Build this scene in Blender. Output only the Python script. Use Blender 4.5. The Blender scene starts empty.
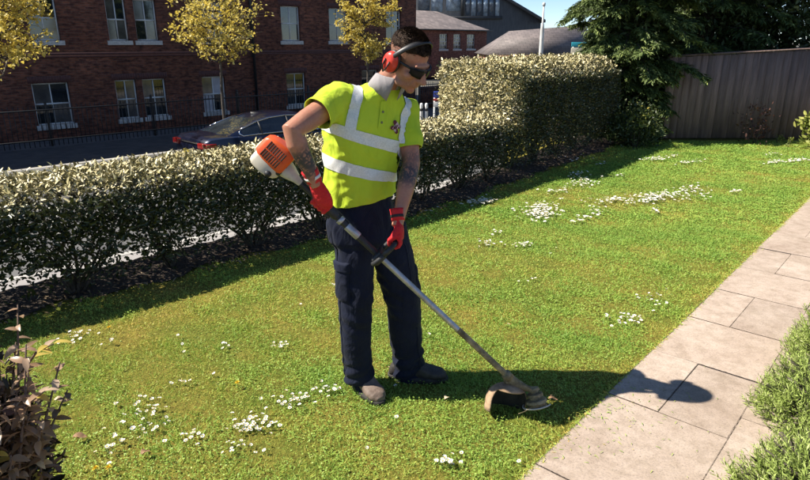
import bpy, bmesh, math, random
import numpy as np
from mathutils import Vector, Matrix, noise as mnoise
from mathutils.bvhtree import BVHTree

random.seed(7)
rng = np.random.default_rng(7)
scene = bpy.context.scene
C = scene.collection

# ------------------------------------------------------------------ camera, sky, sun, exposure
CAM_H, FPX, W0, H0 = 1.66, 610.0, 810.0, 480.0
PITCH = math.atan(198.0 / FPX)
cam_d = bpy.data.cameras.new('camera')
cam = bpy.data.objects.new('camera', cam_d); C.objects.link(cam)
cam.location = (0, 0, CAM_H)
cam.rotation_euler = (math.pi / 2 - PITCH, 0, 0)
cam_d.sensor_width = 36.0
cam_d.lens = 36.0 * FPX / W0
cam_d.clip_start = 0.05
cam_d.clip_end = 3000
scene.camera = cam

SUN_EL = math.radians(49.5)
SUN_DIR = Vector((-1.0, -0.04, 0)).normalized() * math.cos(SUN_EL) + Vector((0, 0, math.sin(SUN_EL)))
world = bpy.data.worlds.new('World'); scene.world = world
world.use_nodes = True
wn = world.node_tree
sky_n = wn.nodes.new('ShaderNodeTexSky'); sky_n.sky_type = 'NISHITA'; sky_n.sun_disc = False
sky_n.sun_elevation = SUN_EL
sky_n.sun_rotation = math.atan2(SUN_DIR.x, SUN_DIR.y)
sky_n.dust_density = 0.0; sky_n.ozone_density = 3.0; sky_n.air_density = 0.62
bg = wn.nodes['Background']
wn.links.new(sky_n.outputs[0], bg.inputs['Color'])
bg.inputs['Strength'].default_value = 0.085
sun_d = bpy.data.lights.new('sun', 'SUN'); sun_d.energy = 5.0; sun_d.angle = math.radians(0.53)
sun_d.color = (1.0, 0.93, 0.82)
sun = bpy.data.objects.new('sun', sun_d); C.objects.link(sun)
sun.rotation_euler = (-SUN_DIR).to_track_quat('-Z', 'Y').to_euler()
sun.location = SUN_DIR * 60
vs = scene.view_settings
vs.view_transform = 'Standard'; vs.look = 'None'; vs.gamma = 1.0; vs.use_curve_mapping = False
vs.exposure = 0.95

# ------------------------------------------------------------------ pixels to directions
CT, ST = math.cos(PITCH), math.sin(PITCH)
def ray(px, py):
    u = (px - W0 / 2) / FPX; v = (H0 / 2 - py) / FPX
    return Vector((u, CT + v * ST, -ST + v * CT))
def at(px, py, Y):                       # the point of that direction at depth Y
    d = ray(px, py); t = Y / d.y
    return Vector((d.x * t, Y, CAM_H + d.z * t))
def gr(px, py, z=0.0):                   # ... where it meets the level z
    d = ray(px, py); t = (z - CAM_H) / d.z
    return Vector((d.x * t, d.y * t, z))
# the street runs away to the right: s along it, t across it (away from the camera)
SB = math.radians(46.0); SO = (-1.67, 4.44)
SROT = math.radians(44.0)
def S(s, t, z=0.0):
    return Vector((SO[0] + s * math.sin(SB) - t * math.cos(SB), SO[1] + s * math.cos(SB) + t * math.sin(SB), z))
def toS(p):
    dx, dy = p[0] - SO[0], p[1] - SO[1]
    return (dx * math.sin(SB) + dy * math.cos(SB), -dx * math.cos(SB) + dy * math.sin(SB))
def face(px, py, t):                     # that direction on the upright plane t: (s, z)
    d = ray(px, py)
    n = Vector((-math.cos(SB), math.sin(SB), 0))
    o = S(0, t)
    k = n.dot(o) / n.dot(Vector((d.x, d.y, 0)))
    p = d * k
    return (toS(p)[0], CAM_H + p.z)

# ------------------------------------------------------------------ materials
def new_mat(name):
    m = bpy.data.materials.new(name); m.use_nodes = True
    nt = m.node_tree
    return m, nt, nt.nodes['Principled BSDF']
def N(nt, typ, **kw):
    n = nt.nodes.new(typ)
    for k, v in kw.items():
        if hasattr(n, k): setattr(n, k, v)
        else: n.inputs[k.replace('_', ' ')].default_value = v
    return n
def ramp(nt, fac, stops):
    r = nt.nodes.new('ShaderNodeValToRGB')
    el = r.color_ramp.elements
    while len(el) < len(stops): el.new(0.5)
    for e, (p, c) in zip(el, stops):
        e.position = p; e.color = (c[0], c[1], c[2], 1)
    nt.links.new(fac, r.inputs[0])
    return r
def mixc(nt, fac, a, b, mode='MIX'):
    m = nt.nodes.new('ShaderNodeMix'); m.data_type = 'RGBA'; m.blend_type = mode
    for s, v in ((m.inputs[0], fac), (m.inputs[6], a), (m.inputs[7], b)):
        if isinstance(v, (int, float)): s.default_value = v
        elif isinstance(v, (tuple, list)): s.default_value = (v[0], v[1], v[2], 1)
        else: nt.links.new(v, s)
    return m.outputs[2]
def coord(nt, kind='Object'):
    return nt.nodes.new('ShaderNodeTexCoord').outputs[kind]
def geo_pos(nt):
    return nt.nodes.new('ShaderNodeNewGeometry').outputs['Position']
def noise_n(nt, vec, scale, detail=4, rough=0.6, dist=0.0):
    n = nt.nodes.new('ShaderNodeTexNoise')
    n.inputs['Scale'].default_value = scale; n.inputs['Detail'].default_value = detail
    n.inputs['Roughness'].default_value = rough; n.inputs['Distortion'].default_value = dist
    if vec is not None: nt.links.new(vec, n.inputs['Vector'])
    return n.outputs[0]
def bump_n(nt, h, strength, dist=0.01):
    b = nt.nodes.new('ShaderNodeBump'); b.inputs['Strength'].default_value = strength; b.inputs['Distance'].default_value = dist
    nt.links.new(h, b.inputs['Height'])
    return b.outputs[0]
def mapping(nt, vec, scale=(1, 1, 1), rot=(0, 0, 0)):
    m = nt.nodes.new('ShaderNodeMapping'); m.inputs['Scale'].default_value = scale; m.inputs['Rotation'].default_value = rot
    nt.links.new(vec, m.inputs[0])
    return m.outputs[0]
def simple(name, a, b=None, scale=12, rough=0.6, bump=0.0, bscale=None, metallic=0.0, spec=0.5, detail=5, bdist=0.004, stretch=None, low=0.35, high=0.65):
    m, nt, p = new_mat(name)
    v = coord(nt)
    if stretch: v = mapping(nt, v, stretch)
    n = noise_n(nt, v, scale, detail)
    r = ramp(nt, n, [(low, a), (high, b or a)])
    nt.links.new(r.outputs[0], p.inputs['Base Color'])
    p.inputs['Roughness'].default_value = rough; p.inputs['Metallic'].default_value = metallic
    p.inputs['Specular IOR Level'].default_value = spec
    if bump:
        n2 = noise_n(nt, v, bscale or scale * 4, 6)
        nt.links.new(bump_n(nt, n2, bump, bdist), p.inputs['Normal'])
    return m
def leaf_mat(name, stops, rough=0.45, trans=0.3, spec=0.4, back=None, tint=(1, 1, 1), big=0.0):
    """leaf colour from the per-leaf 'rnd' value; light passes through."""
    m, nt, p = new_mat(name)
    at_ = nt.nodes.new('ShaderNodeAttribute'); at_.attribute_name = 'rnd'
    f = at_.outputs['Fac']
    if big:
        nz = noise_n(nt, geo_pos(nt), big, 3)
        mm = nt.nodes.new('ShaderNodeMath'); mm.operation = 'MULTIPLY_ADD'
        nt.links.new(nz, mm.inputs[0]); mm.inputs[1].default_value = 1.1; mm.inputs[2].default_value = -0.55
        ad = nt.nodes.new('ShaderNodeMath'); ad.operation = 'ADD'; ad.use_clamp = True
        nt.links.new(mm.outputs[0], ad.inputs[0]); nt.links.new(f, ad.inputs[1]); f = ad.outputs[0]
    col = ramp(nt, f, stops).outputs[0]
    if back:
        g = nt.nodes.new('ShaderNodeNewGeometry')
        col = mixc(nt, g.outputs['Backfacing'], col, back)
    nt.links.new(col, p.inputs['Base Color'])
    p.inputs['Roughness'].default_value = rough; p.inputs['Specular IOR Level'].default_value = spec
    tr = nt.nodes.new('ShaderNodeBsdfTranslucent')
    nt.links.new(mixc(nt, 1.0, col, tint, 'MULTIPLY'), tr.inputs[0])
    ms = nt.nodes.new('ShaderNodeMixShader'); ms.inputs[0].default_value = trans
    nt.links.new(p.outputs[0], ms.inputs[1]); nt.links.new(tr.outputs[0], ms.inputs[2])
    nt.links.new(ms.outputs[0], nt.nodes['Material Output'].inputs[0])
    return m

# ------------------------------------------------------------------ mesh helpers
def mesh_np(name, V, F, rnd=None, smooth=False, mat_idx=None):
    """V (n,3); F: list of arrays (k,3) or (k,4) or python lists"""
    me = bpy.data.meshes.new(name)
    V = np.asarray(V, np.float32).reshape(-1, 3)
    if isinstance(F, np.ndarray): F = [F]
    if F and isinstance(F[0], np.ndarray):
        loops = np.concatenate([f.ravel() for f in F]).astype(np.int32)
        tot = np.concatenate([np.full(len(f), f.shape[1], np.int32) for f in F])
    else:
        loops = np.fromiter((i for f in F for i in f), np.int32)
        tot = np.fromiter((len(f) for f in F), np.int32)
    start = np.zeros(len(tot), np.int32); start[1:] = np.cumsum(tot)[:-1]
    me.vertices.add(len(V)); me.vertices.foreach_set('co', V.ravel())
    me.loops.add(len(loops)); me.loops.foreach_set('vertex_index', loops)
    me.polygons.add(len(tot)); me.polygons.foreach_set('loop_start', start)
    try: me.polygons.foreach_set('loop_total', tot)
    except Exception: pass
    if smooth: me.polygons.foreach_set('use_smooth', np.ones(len(tot), bool))
    if mat_idx is not None: me.polygons.foreach_set('material_index', np.asarray(mat_idx, np.int32))
    if rnd is not None:
        a = me.attributes.new('rnd', 'FLOAT', 'POINT'); a.data.foreach_set('value', np.asarray(rnd, np.float32))
    me.update(calc_edges=True)
    return me
def link(name, me, mats=None, parent=None):
    o = bpy.data.objects.new(name, me); C.objects.link(o)
    if mats is not None:
        for m in (mats if isinstance(mats, (list, tuple)) else [mats]): me.materials.append(m)
    if parent is not None: o.parent = parent
    return o
def tag(o, label=None, cat=None, group=None, kind=None):
    if label: o['label'] = label
    if cat: o['category'] = cat
    if group: o['group'] = group
    if kind: o['kind'] = kind
    return o
def empty(name, loc=(0, 0, 0), rz=0.0, parent=None):
    o = bpy.data.objects.new(name, None); C.objects.link(o)
    o.location = loc; o.rotation_euler = (0, 0, rz); o.empty_display_size = 0.1
    if parent: o.parent = parent
    return o

class MB:
    """collects shapes, builds ONE mesh"""
    def __init__(s): s.V = []; s.F = []; s.M = []; s.m = 0
    def add(s, V, F):
        o = len(s.V)
        s.V.extend([tuple(v) for v in V]); s.F.extend([[i + o for i in f] for f in F]); s.M.extend([s.m] * len(F))
        return s
    def box(s, x0, x1, y0, y1, z0, z1, bev=0.0):
        if bev <= 0:
            V = [(x, y, z) for z in (z0, z1) for y in (y0, y1) for x in (x0, x1)]
            F = [(0, 2, 3, 1), (4, 5, 7, 6), (0, 1, 5, 4), (2, 6, 7, 3), (0, 4, 6, 2), (1, 3, 7, 5)]
            return s.add(V, F)
        bm = bmesh.new(); bmesh.ops.create_cube(bm, size=1.0)
        for v in bm.verts:
            v.co = Vector(((x0 + x1) / 2 + v.co.x * (x1 - x0), (y0 + y1) / 2 + v.co.y * (y1 - y0), (z0 + z1) / 2 + v.co.z * (z1 - z0)))
        bmesh.ops.bevel(bm, geom=bm.edges[:] , offset=bev, segments=2, affect='EDGES', profile=0.6)
        return s.bm(bm)
    def bm(s, bm, M=None):
        bm.verts.ensure_lookup_table(); bm.verts.index_update()
        V = [(M @ v.co) if M else v.co.copy() for v in bm.verts]
        F = [[v.index for v in f.verts] for f in bm.faces]
        bm.free()
        return s.add(V, F)
    def ell(s, c, r, M=None, n=20, k=14):
        V = []; F = []
        for i in range(1, k):
            th = math.pi * i / k
            for j in range(n):
                ph = 2 * math.pi * j / n
                V.append(Vector((c[0] + r[0] * math.sin(th) * math.cos(ph), c[1] + r[1] * math.sin(th) * math.sin(ph), c[2] + r[2] * math.cos(th))))
        V.append(Vector((c[0], c[1], c[2] + r[2]))); V.append(Vector((c[0], c[1], c[2] - r[2])))
        for i in range(k - 2):
            for j in range(n):
                a = i * n + j; b = i * n + (j + 1) % n
                F.append((a, a + n, b + n, b))
        T, B = len(V) - 2, len(V) - 1
        for j in range(n):
            F.append((T, j, (j + 1) % n)); F.append((B, (k - 2) * n + (j + 1) % n, (k - 2) * n + j))
        if M: V = [M @ v for v in V]
        return s.add(V, F)
    def rings(s, R, cap=True, closed=True):
        """R: list of rings (equal counts)"""
        n = len(R[0]); V = [p for r in R for p in r]; F = []
        for i in range(len(R) - 1):
            for j in range(n if closed else n - 1):
                a = i * n + j; b = i * n + (j + 1) % n
                F.append((a, b, b + n, a + n))
        if cap:
            F.append(list(range(n))[::-1]); F.append([(len(R) - 1) * n + j for j in range(n)])
        return s.add(V, F)
    def tube(s, P, R, n=12, round_ends=False, up=None, flat=1.0):
        P = [Vector(p) for p in P]
        if not isinstance(R, (list, tuple)): R = [R] * len(P)
        if round_ends:
            d0 = (P[0] - P[1]).normalized(); d1 = (P[-1] - P[-2]).normalized()
            P = [P[0] + d0 * R[0] * 0.8, P[0] + d0 * R[0] * 0.5] + P + [P[-1] + d1 * R[-1] * 0.5, P[-1] + d1 * R[-1] * 0.8]
            R = [R[0] * 0.4, R[0] * 0.8] + list(R) + [R[-1] * 0.8, R[-1] * 0.4]
        T = []
        for i in range(len(P)):
            a = P[max(i - 1, 0)]; b = P[min(i + 1, len(P) - 1)]
            T.append((b - a).normalized())
        u = Vector(up) if up else (Vector((0, 0, 1)) if abs(T[0].z) < 0.9 else Vector((1, 0, 0)))
        rings = []
        for p, t, r in zip(P, T, R):
            x = (u - t * u.dot(t)).normalized(); y = t.cross(x); u = x
            rings.append([p + x * (r * math.cos(2 * math.pi * j / n)) + y * (r * flat * math.sin(2 * math.pi * j / n)) for j in range(n)])
        return s.rings(rings)
    def lathe(s, prof, M=None, n=24):
        """prof: (r, z) list about local z"""
        R = [[Vector((max(r, 1e-4) * math.cos(2 * math.pi * j / n), max(r, 1e-4) * math.sin(2 * math.pi * j / n), z)) for j in range(n)] for r, z in prof]
        if M: R = [[M @ p for p in r] for r in R]
        return s.rings(R)
    def mesh(s, name, smooth=False):
        return mesh_np(name, np.array(s.V, np.float32), s.F, smooth=smooth, mat_idx=s.M)
    def build(s, name, mats, parent=None, smooth=False, origin=None):
        if origin is not None:
            o = Vector(origin); s.V = [tuple(Vector(v) - o) for v in s.V]
        return link(name, s.mesh(name, smooth), mats, parent)

def smooth_angle(o, deg=40):
    """smooth shading with sharp edges above the angle"""
    me = o.data
    bm = bmesh.new(); bm.from_mesh(me)
    lim = math.radians(deg)
    for e in bm.edges:
        e.smooth = not (len(e.link_faces) == 2 and e.calc_face_angle(0) > lim)
    for f in bm.faces: f.smooth = True
    bm.to_mesh(me); bm.free()
    return o
def normals_out(o):
    bm = bmesh.new(); bm.from_mesh(o.data)
    bmesh.ops.recalc_face_normals(bm, faces=bm.faces[:]); bm.to_mesh(o.data); bm.free()
    return o

# leaf clouds ------------------------------------------------------------
LEAF6 = np.array([(0, 0, 0), (0.34, 0.5, 0), (0.74, 0.36, 0), (1, 0, 0), (0.74, -0.36, 0), (0.34, -0.5, 0)], np.float32)
def unit(a): return a / np.maximum(np.linalg.norm(a, axis=1, keepdims=True), 1e-6)
def leaf_cloud(P, D, Up, L, Wd, fold=0.25, curl=0.15, shape='6', rnd=None):
    """P base points, D direction, Up approx normal, L lengths, Wd widths -> V, F, rnd"""
    n = len(P)
    D = unit(D); B = unit(np.cross(Up, D)); Nn = np.cross(D, B)
    if shape == '6':
        T = LEAF6; faces = np.array([(0, 5, 4, 3), (0, 3, 2, 1)], np.int64)
    elif shape == '4':
        T = np.array([(0, 0, 0), (0.45, 0.5, 0), (1, 0, 0), (0.45, -0.5, 0)], np.float32); faces = np.array([(0, 3, 2, 1)], np.int64)
    elif shape == '15':
        st = [(0.0, .05), (.16, .36), (.4, .5), (.68, .40), (.88, .2), (1.0, .015)]
        T = np.array([(a_, b_ * w_, 0) for a_, w_ in st for b_ in (-1, 0, 1)], np.float32)
        faces = np.array([(i * 3 + j, i * 3 + 3 + j, i * 3 + 4 + j, i * 3 + 1 + j) for i in range(5) for j in range(2)], np.int64)
    elif shape == 'blade':
        T = np.array([(0, 0.5, 0), (0, -0.5, 0), (0.55, -0.42, 0), (0.55, 0.42, 0), (1, 0, 0)], np.float32); faces = None
    k = len(T)
    x = T[:, 0][None, :, None]; y = T[:, 1][None, :, None]
    Lc = np.asarray(L, np.float32).reshape(-1, 1, 1) * np.ones((n, 1, 1), np.float32); Wc = np.asarray(Wd, np.float32).reshape(-1, 1, 1) * np.ones((n, 1, 1), np.float32)
    z = np.abs(y) * 2 * fold * Wc * 0.5 - x * x * curl * Lc
    V = P[:, None, :] + D[:, None, :] * (x * Lc) + B[:, None, :] * (y * Wc) + Nn[:, None, :] * z
    base = (np.arange(n) * k)[:, None, None]
    if faces is not None:
        F = [(base + faces[None]).reshape(-1, faces.shape[1])]
    else:
        F = [(base + np.array([(0, 1, 2, 3)])[None]).reshape(-1, 4), (base + np.array([(3, 2, 4)])[None]).reshape(-1, 3)]
    if rnd is None: rnd = rng.random(n)
    return V.reshape(-1, 3), F, np.repeat(rnd, k)
def merge_clouds(parts):
    Vs, Fs, Rs, o = [], [], [], 0
    for V, F, R in parts:
        Vs.append(V); Rs.append(R); Fs += [f + o for f in F]; o += len(V)
    return np.concatenate(Vs), Fs, np.concatenate(Rs)
def rdir(n, zmin=-1.0, zmax=1.0):
    z = rng.uniform(zmin, zmax, n); a = rng.uniform(0, 2 * math.pi, n); r = np.sqrt(np.maximum(0, 1 - z * z))
    return np.stack([r * np.cos(a), r * np.sin(a), z], 1)
def fbm2(x, y, sc, seed=0.0):
    out = np.zeros(len(x)); amp = 1.0; f = sc
    for k in range(4):
        a1 = seed * 1.7 + k * 2.4; 
        out += amp * (np.sin(f * (x * math.cos(a1) + y * math.sin(a1)) + 1.3 * np.sin(f * 0.7 * (y * math.cos(a1) - x * math.sin(a1)) + seed)) + np.sin(f * 0.83 * (y * math.cos(a1 + 1) + x * math.sin(a1 + 2)) + 2.1 * k + seed))
        amp *= 0.55; f *= 1.9
    return out / 3.6

# ================================================================== THE SETTING
# ---- materials of the ground
def mat_lawn():
    m, nt, p = new_mat('moss_and_soil')
    v = geo_pos(nt)
    a = noise_n(nt, v, 1.6, 6, 0.65)
    b = noise_n(nt, v, 28, 5, 0.7)
    c1 = ramp(nt, a, [(0.36, (0.17, 0.20, 0.03)), (0.66, (0.32, 0.25, 0.05))]).outputs[0]
    c2 = ramp(nt, b, [(0.3, (0.35, 0.35, 0.35)), (0.7, (1.0, 1.0, 1.0))]).outputs[0]
    nt.links.new(mixc(nt, 1.0, c1, c2, 'MULTIPLY'), p.inputs['Base Color'])
    p.inputs['Roughness'].default_value = 0.95; p.inputs['Specular IOR Level'].default_value = 0.15
    nt.links.new(bump_n(nt, noise_n(nt, v, 60, 6), 0.9, 0.02), p.inputs['Normal'])
    return m
M_LAWN = mat_lawn()
M_SOIL = simple('dark_soil', (0.028, 0.02, 0.014), (0.07, 0.05, 0.035), 30, 0.95, 0.9, 80, bdist=0.02)
M_PAVE = simple('pale_pavement', (0.25, 0.235, 0.225), (0.34, 0.32, 0.30), 3, 0.9, 0.4, 60)
M_ASPH = simple('asphalt', (0.075, 0.075, 0.078), (0.12, 0.118, 0.115), 2.5, 0.9, 0.5, 200)
M_GROUND = simple('distant_ground', (0.06, 0.06, 0.05), (0.12, 0.11, 0.09), 0.2, 0.95)
M_KERB = simple('kerb_stone', (0.3, 0.29, 0.27), (0.4, 0.38, 0.35), 6, 0.85, 0.3)

def sheet(name, pts, mat, kind='structure', z=None):
    V = [(p[0], p[1], p[2] if z is None else z) for p in pts]
    o = link(name, mesh_np(name, V, [list(range(len(V)))]), mat)
    tag(o, kind=kind); return o
def quad_st(s0, s1, t0, t1, z):
    return [S(s0, t0, z), S(s1, t0, z), S(s1, t1, z), S(s0, t1, z)]
sheet('ground', [(-900, -900, -1.5), (900, -900, -1.5), (900, 1500, -1.5), (-900, 1500, -1.5)], M_GROUND)
sheet('pavement', quad_st(-40, 60, 0.2, 4.2, -1.2), M_PAVE)
sheet('road', quad_st(-40, 80, 4.2, 12.0, -1.33), M_ASPH)
sheet('far_pavement', quad_st(-40, 80, 12.16, 15.2, -1.2), simple('dark_tarmac', (0.05, 0.048, 0.046), (0.085, 0.08, 0.075), 3, 0.9, 0.4, 90))
sheet('forecourt', quad_st(-30, 19, 15.2, 18.6, -1.45), simple('forecourt_slabs', (0.09, 0.085, 0.08), (0.14, 0.13, 0.12), 2, 0.9))
for nm, t0, t1 in (('kerb', 4.2, 4.35), ('far_kerb', 12.0, 12.16)):
    k = MB()
    q = [S(-40, t0), S(80, t0), S(80, t1), S(-40, t1)]
    k.add([(p.x, p.y, z) for z in (-1.4, -1.195) for p in q], [(4, 5, 6, 7), (0, 1, 5, 4), (1, 2, 6, 5), (2, 3, 7, 6), (3, 0, 4, 7)])
    tag(k.build(nm, M_KERB), kind='structure')
# painted line along the road
0 and sheet('road_marking', quad_st(-40, 80, 4.75, 4.85, -1.326), simple('yellow_line', (0.55, 0.40, 0.05), (0.62, 0.48, 0.1), 9, 0.8))

# ---- lawn terrace: a level sheet that ends behind the hedge roots in a low retaining face
def lawn_edge(s):
    e = 0.34
    if s > 3.2: e += 0.85 * min(1, (s - 3.2) / 3.6)
    if s > 7.4: e += 2.2 * min(1, (s - 7.4) / 1.0)
    return e
def lawn_z(x, y):
    return 0.006 * math.sin(x * 1.3 + 0.4) * math.sin(y * 1.1)
V = []; F = []
ss = np.linspace(-16, 26, 85); nt_ = 46
for s_ in ss:
    e = lawn_edge(s_)
    for j in range(nt_ + 1):
        t_ = e - (1 - (j / nt_)) ** 1.5 * 16
        p = S(s_, t_); V.append((p.x, p.y, lawn_z(p.x, p.y)))
    p = S(s_, e + 0.01); V.append((p.x, p.y, -1.45))
R_ = nt_ + 2
for i in range(len(ss) - 1):
    for j in range(R_ - 1):
        a = i * R_ + j; F.append((a, a + R_, a + R_ + 1, a + 1))
tag(link('lawn', mesh_np('lawn', V, F, smooth=False), M_LAWN), kind='structure')

# soil strip at the hedge foot with a ragged inner edge
V = []; F = []
sv = np.linspace(-5, 9.5, 260)
for i, s_ in enumerate(sv):
    inner = -0.12 + 0.05 * math.sin(s_ * 5.1) + 0.04 * math.sin(s_ * 13 + 1) + max(0, (s_ - 3)) * 0.14
    for t_, z in ((inner, 0.009), ((inner + lawn_edge(s_)) / 2, 0.035), (lawn_edge(s_) - 0.005, 0.045)):
        p = S(s_, t_); V.append((p.x, p.y, z + lawn_z(p.x, p.y) + 0.006 * math.sin(s_ * 37 + t_ * 50)))
for i in range(len(sv) - 1):
    for j in range(2):
        a = i * 3 + j; F.append((a, a + 3, a + 4, a + 1))
soil = tag(link('soil_strip', mesh_np('soil_strip', V, F), M_SOIL), kind='structure')

# ---- garden path of concrete slabs
PA = math.radians(41.4); PO = (0.46, 2.0)
def Pp(a, w, z=0.0):            # a along the path, w across it to the right
    return Vector((PO[0] + a * math.sin(PA) + w * math.cos(PA), PO[1] + a * math.cos(PA) - w * math.sin(PA), z))
def toP(x, y):
    dx, dy = x - PO[0], y - PO[1]
    return dx * math.sin(PA) + dy * math.cos(PA), dx * math.cos(PA) - dy * math.sin(PA)
def mat_slab():
    m, nt, p = new_mat('concrete_slab')
    v = geo_pos(nt)
    oi = nt.nodes.new('ShaderNodeObjectInfo')
    a = noise_n(nt, v, 2.2, 5, 0.6)
    b = noise_n(nt, v, 130, 3, 0.8)
    c = noise_n(nt, v, 14, 6, 0.75)
    c1 = ramp(nt, a, [(0.35, (0.385, 0.305, 0.245)), (0.68, (0.49, 0.405, 0.335))]).outputs[0]
    c2 = ramp(nt, b, [(0.28, (0.62, 0.62, 0.64)), (0.5, (1, 1, 1)), (0.75, (1.12, 1.1, 1.05))]).outputs[0]
    c3 = mixc(nt, 1.0, ramp(nt, c, [(0.36, (0.80, 0.79, 0.76)), (0.58, (1, 1, 1))]).outputs[0], ramp(nt, noise_n(nt, v, 5.5, 4, 0.7, 0.8), [(0.34, (0.87, 0.86, 0.84)), (0.5, (1, 1, 1))]).outputs[0], 'MULTIPLY')
    col = mixc(nt, 1.0, mixc(nt, 1.0, c1, c2, 'MULTIPLY'), c3, 'MULTIPLY')
    r = ramp(nt, oi.outputs['Random'], [(0, (0.90, 0.89, 0.88)), (1, (1.06, 1.05, 1.04))]).outputs[0]
    # dark lichen specks
    vo = nt.nodes.new('ShaderNodeTexVoronoi'); vo.inputs['Scale'].default_value = 34; nt.links.new(v, vo.inputs['Vector'])
    sp = ramp(nt, vo.outputs['Distance'], [(0.07, (0.5, 0.49, 0.46)), (0.16, (1, 1, 1))]).outputs[0]
    g = mixc(nt, ramp(nt, c, [(0.5, (0, 0, 0)), (0.62, (1, 1, 1))]).outputs[0], (1, 1, 1), sp)
    nt.links.new(mixc(nt, 1.0, mixc(nt, 1.0, col, r, 'MULTIPLY'), g, 'MULTIPLY'), p.inputs['Base Color'])
    p.inputs['Roughness'].default_value = 0.88; p.inputs['Specular IOR Level'].default_value = 0.25
    nt.links.new(bump_n(nt, b, 0.35, 0.002), p.inputs['Normal'])
    return m
M_SLAB = mat_slab()
base = MB()
q = [Pp(-4, -0.012), Pp(16, -0.012), Pp(16, 0.80), Pp(-4, 0.80)]
base.add([(p.x, p.y, z) for z in (-0.05, 0.0125) for p in q], [(4, 5, 6, 7), (0, 1, 5, 4), (1, 2, 6, 5), (2, 3, 7, 6), (3, 0, 4, 7)])
path = tag(base.build('path', simple('path_bedding', (0.05, 0.042, 0.034), (0.10, 0.085, 0.07), 40, 0.95, 0.8, 90, bdist=0.01)), kind='structure')
def slab(a0, a1, w0, w1):
    g = 0.0032
    bm = bmesh.new(); bmesh.ops.create_cube(bm, size=1.0)
    dz = random.uniform(-0.002, 0.003); tl = random.uniform(-0.0025, 0.0025); tw = random.uniform(-0.002, 0.002)
    j = [random.uniform(-0.003, 0.003) for _ in range(4)]
    for v in bm.verts:
        a = (a0 + g + j[0]) if v.co.x < 0 else (a1 - g + j[1]); w = (w0 + g + j[2] * .5) if v.co.y < 0 else (w1 - g + j[3] * .5)
        z = -0.02 if v.co.z < 0 else 0.026 + dz + tl * v.co.x + tw * v.co.y
        v.co = Pp(a, w, z)
    bmesh.ops.bevel(bm, geom=[e for e in bm.edges if all(v.co.z > 0 for v in e.verts)], offset=0.004, segments=2, affect='EDGES')
    bmesh.ops.recalc_face_normals(bm, faces=bm.faces[:])
    me = bpy.data.meshes.new('slab'); bm.to_mesh(me); bm.free()
    link('slab', me, M_SLAB, path)
a = 0.35 - 0.63 * 6
for k in range(26):
    a1 = a + (0.70 if (k - 6) == 0 else 0.59 if (k < 6 or k > 6) else 0)
    if (k - 6) % 2 == 0: slab(a, a1, 0.0, 0.54)
    else: slab(a, a1, 0.0, 0.24); slab(a, a1, 0.24, 0.54)
    slab(a + 0.2, a1 + 0.2, 0.54, 0.78)
    a = a1

# ---- grass: blades and clover leaves, one mesh each
def visible(P, mx=1.16, my=1.12):
    d0 = P[:, 1] * CT - (P[:, 2] - CAM_H) * ST
    u = P[:, 0] / d0; v = (P[:, 1] * ST + (P[:, 2] - CAM_H) * CT) / d0
    return (d0 > 0.3) & (np.abs(u) < mx * W0 / 2 / FPX) & (np.abs(v) < my * H0 / 2 / FPX)
def st_np(P):
    dx, dy = P[:, 0] - SO[0], P[:, 1] - SO[1]
    return dx * math.sin(SB) + dy * math.cos(SB), -dx * math.cos(SB) + dy * math.sin(SB)
def path_np(P):
    dx, dy = P[:, 0] - PO[0], P[:, 1] - PO[1]
    return dx * math.sin(PA) + dy * math.cos(PA), dx * math.cos(PA) - dy * math.sin(PA)
def lawn_points(n, y0, y1):
    x = rng.uniform(-3.6, 9.5, n); y = rng.uniform(y0, y1, n)
    P = np.stack([x, y, np.zeros(n)], 1)
    s_, t_ = st_np(P); a_, w_ = path_np(P)
    lim = -0.10 + np.maximum(0, s_ - 3) * 0.14
    keep = visible(P) & (t_ < lim + 0.06 * np.sin(s_ * 7)) & ((t_ < lim - 0.35) | (rng.random(n) < 0.45)) & (w_ < -0.004 + 0.018 * np.sin(a_ * 9) * np.sin(a_ * 23) + 0.012 * np.sin(a_ * 71)) & (y < 10.75)
    P = P[keep]
    P[:, 2] = 0.006 * np.sin(P[:, 0] * 1.3 + 0.4) * np.sin(P[:, 1] * 1.1)
    return P
def patchiness(P):      # 0 dry moss .. 1 lush clover
    x, y = P[:, 0], P[:, 1]
    f = 0.56 + 0.42 * fbm2(x, y, 2.6, 1.0) + 0.34 * fbm2(x, y, 9.0, 3.0) + 0.16 * fbm2(x, y, 30.0, 6.0)
    dry = np.exp(-((x + 1.3) ** 2 / 2.2 + (y - 3.3) ** 2 / 1.3)) * (0.36 + 0.4 * fbm2(x, y, 5.0, 11.0))      # worn corner on the left
    _, w_ = path_np(P); dry = dry + np.exp(-np.abs(w_) / 0.09) * 0.4         # dry strip beside the path
    far = np.clip((y - 4.5) / 4, 0, 1) * 0.1
    return np.clip(f - dry + far + 0.06, 0, 1)
parts = []
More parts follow.
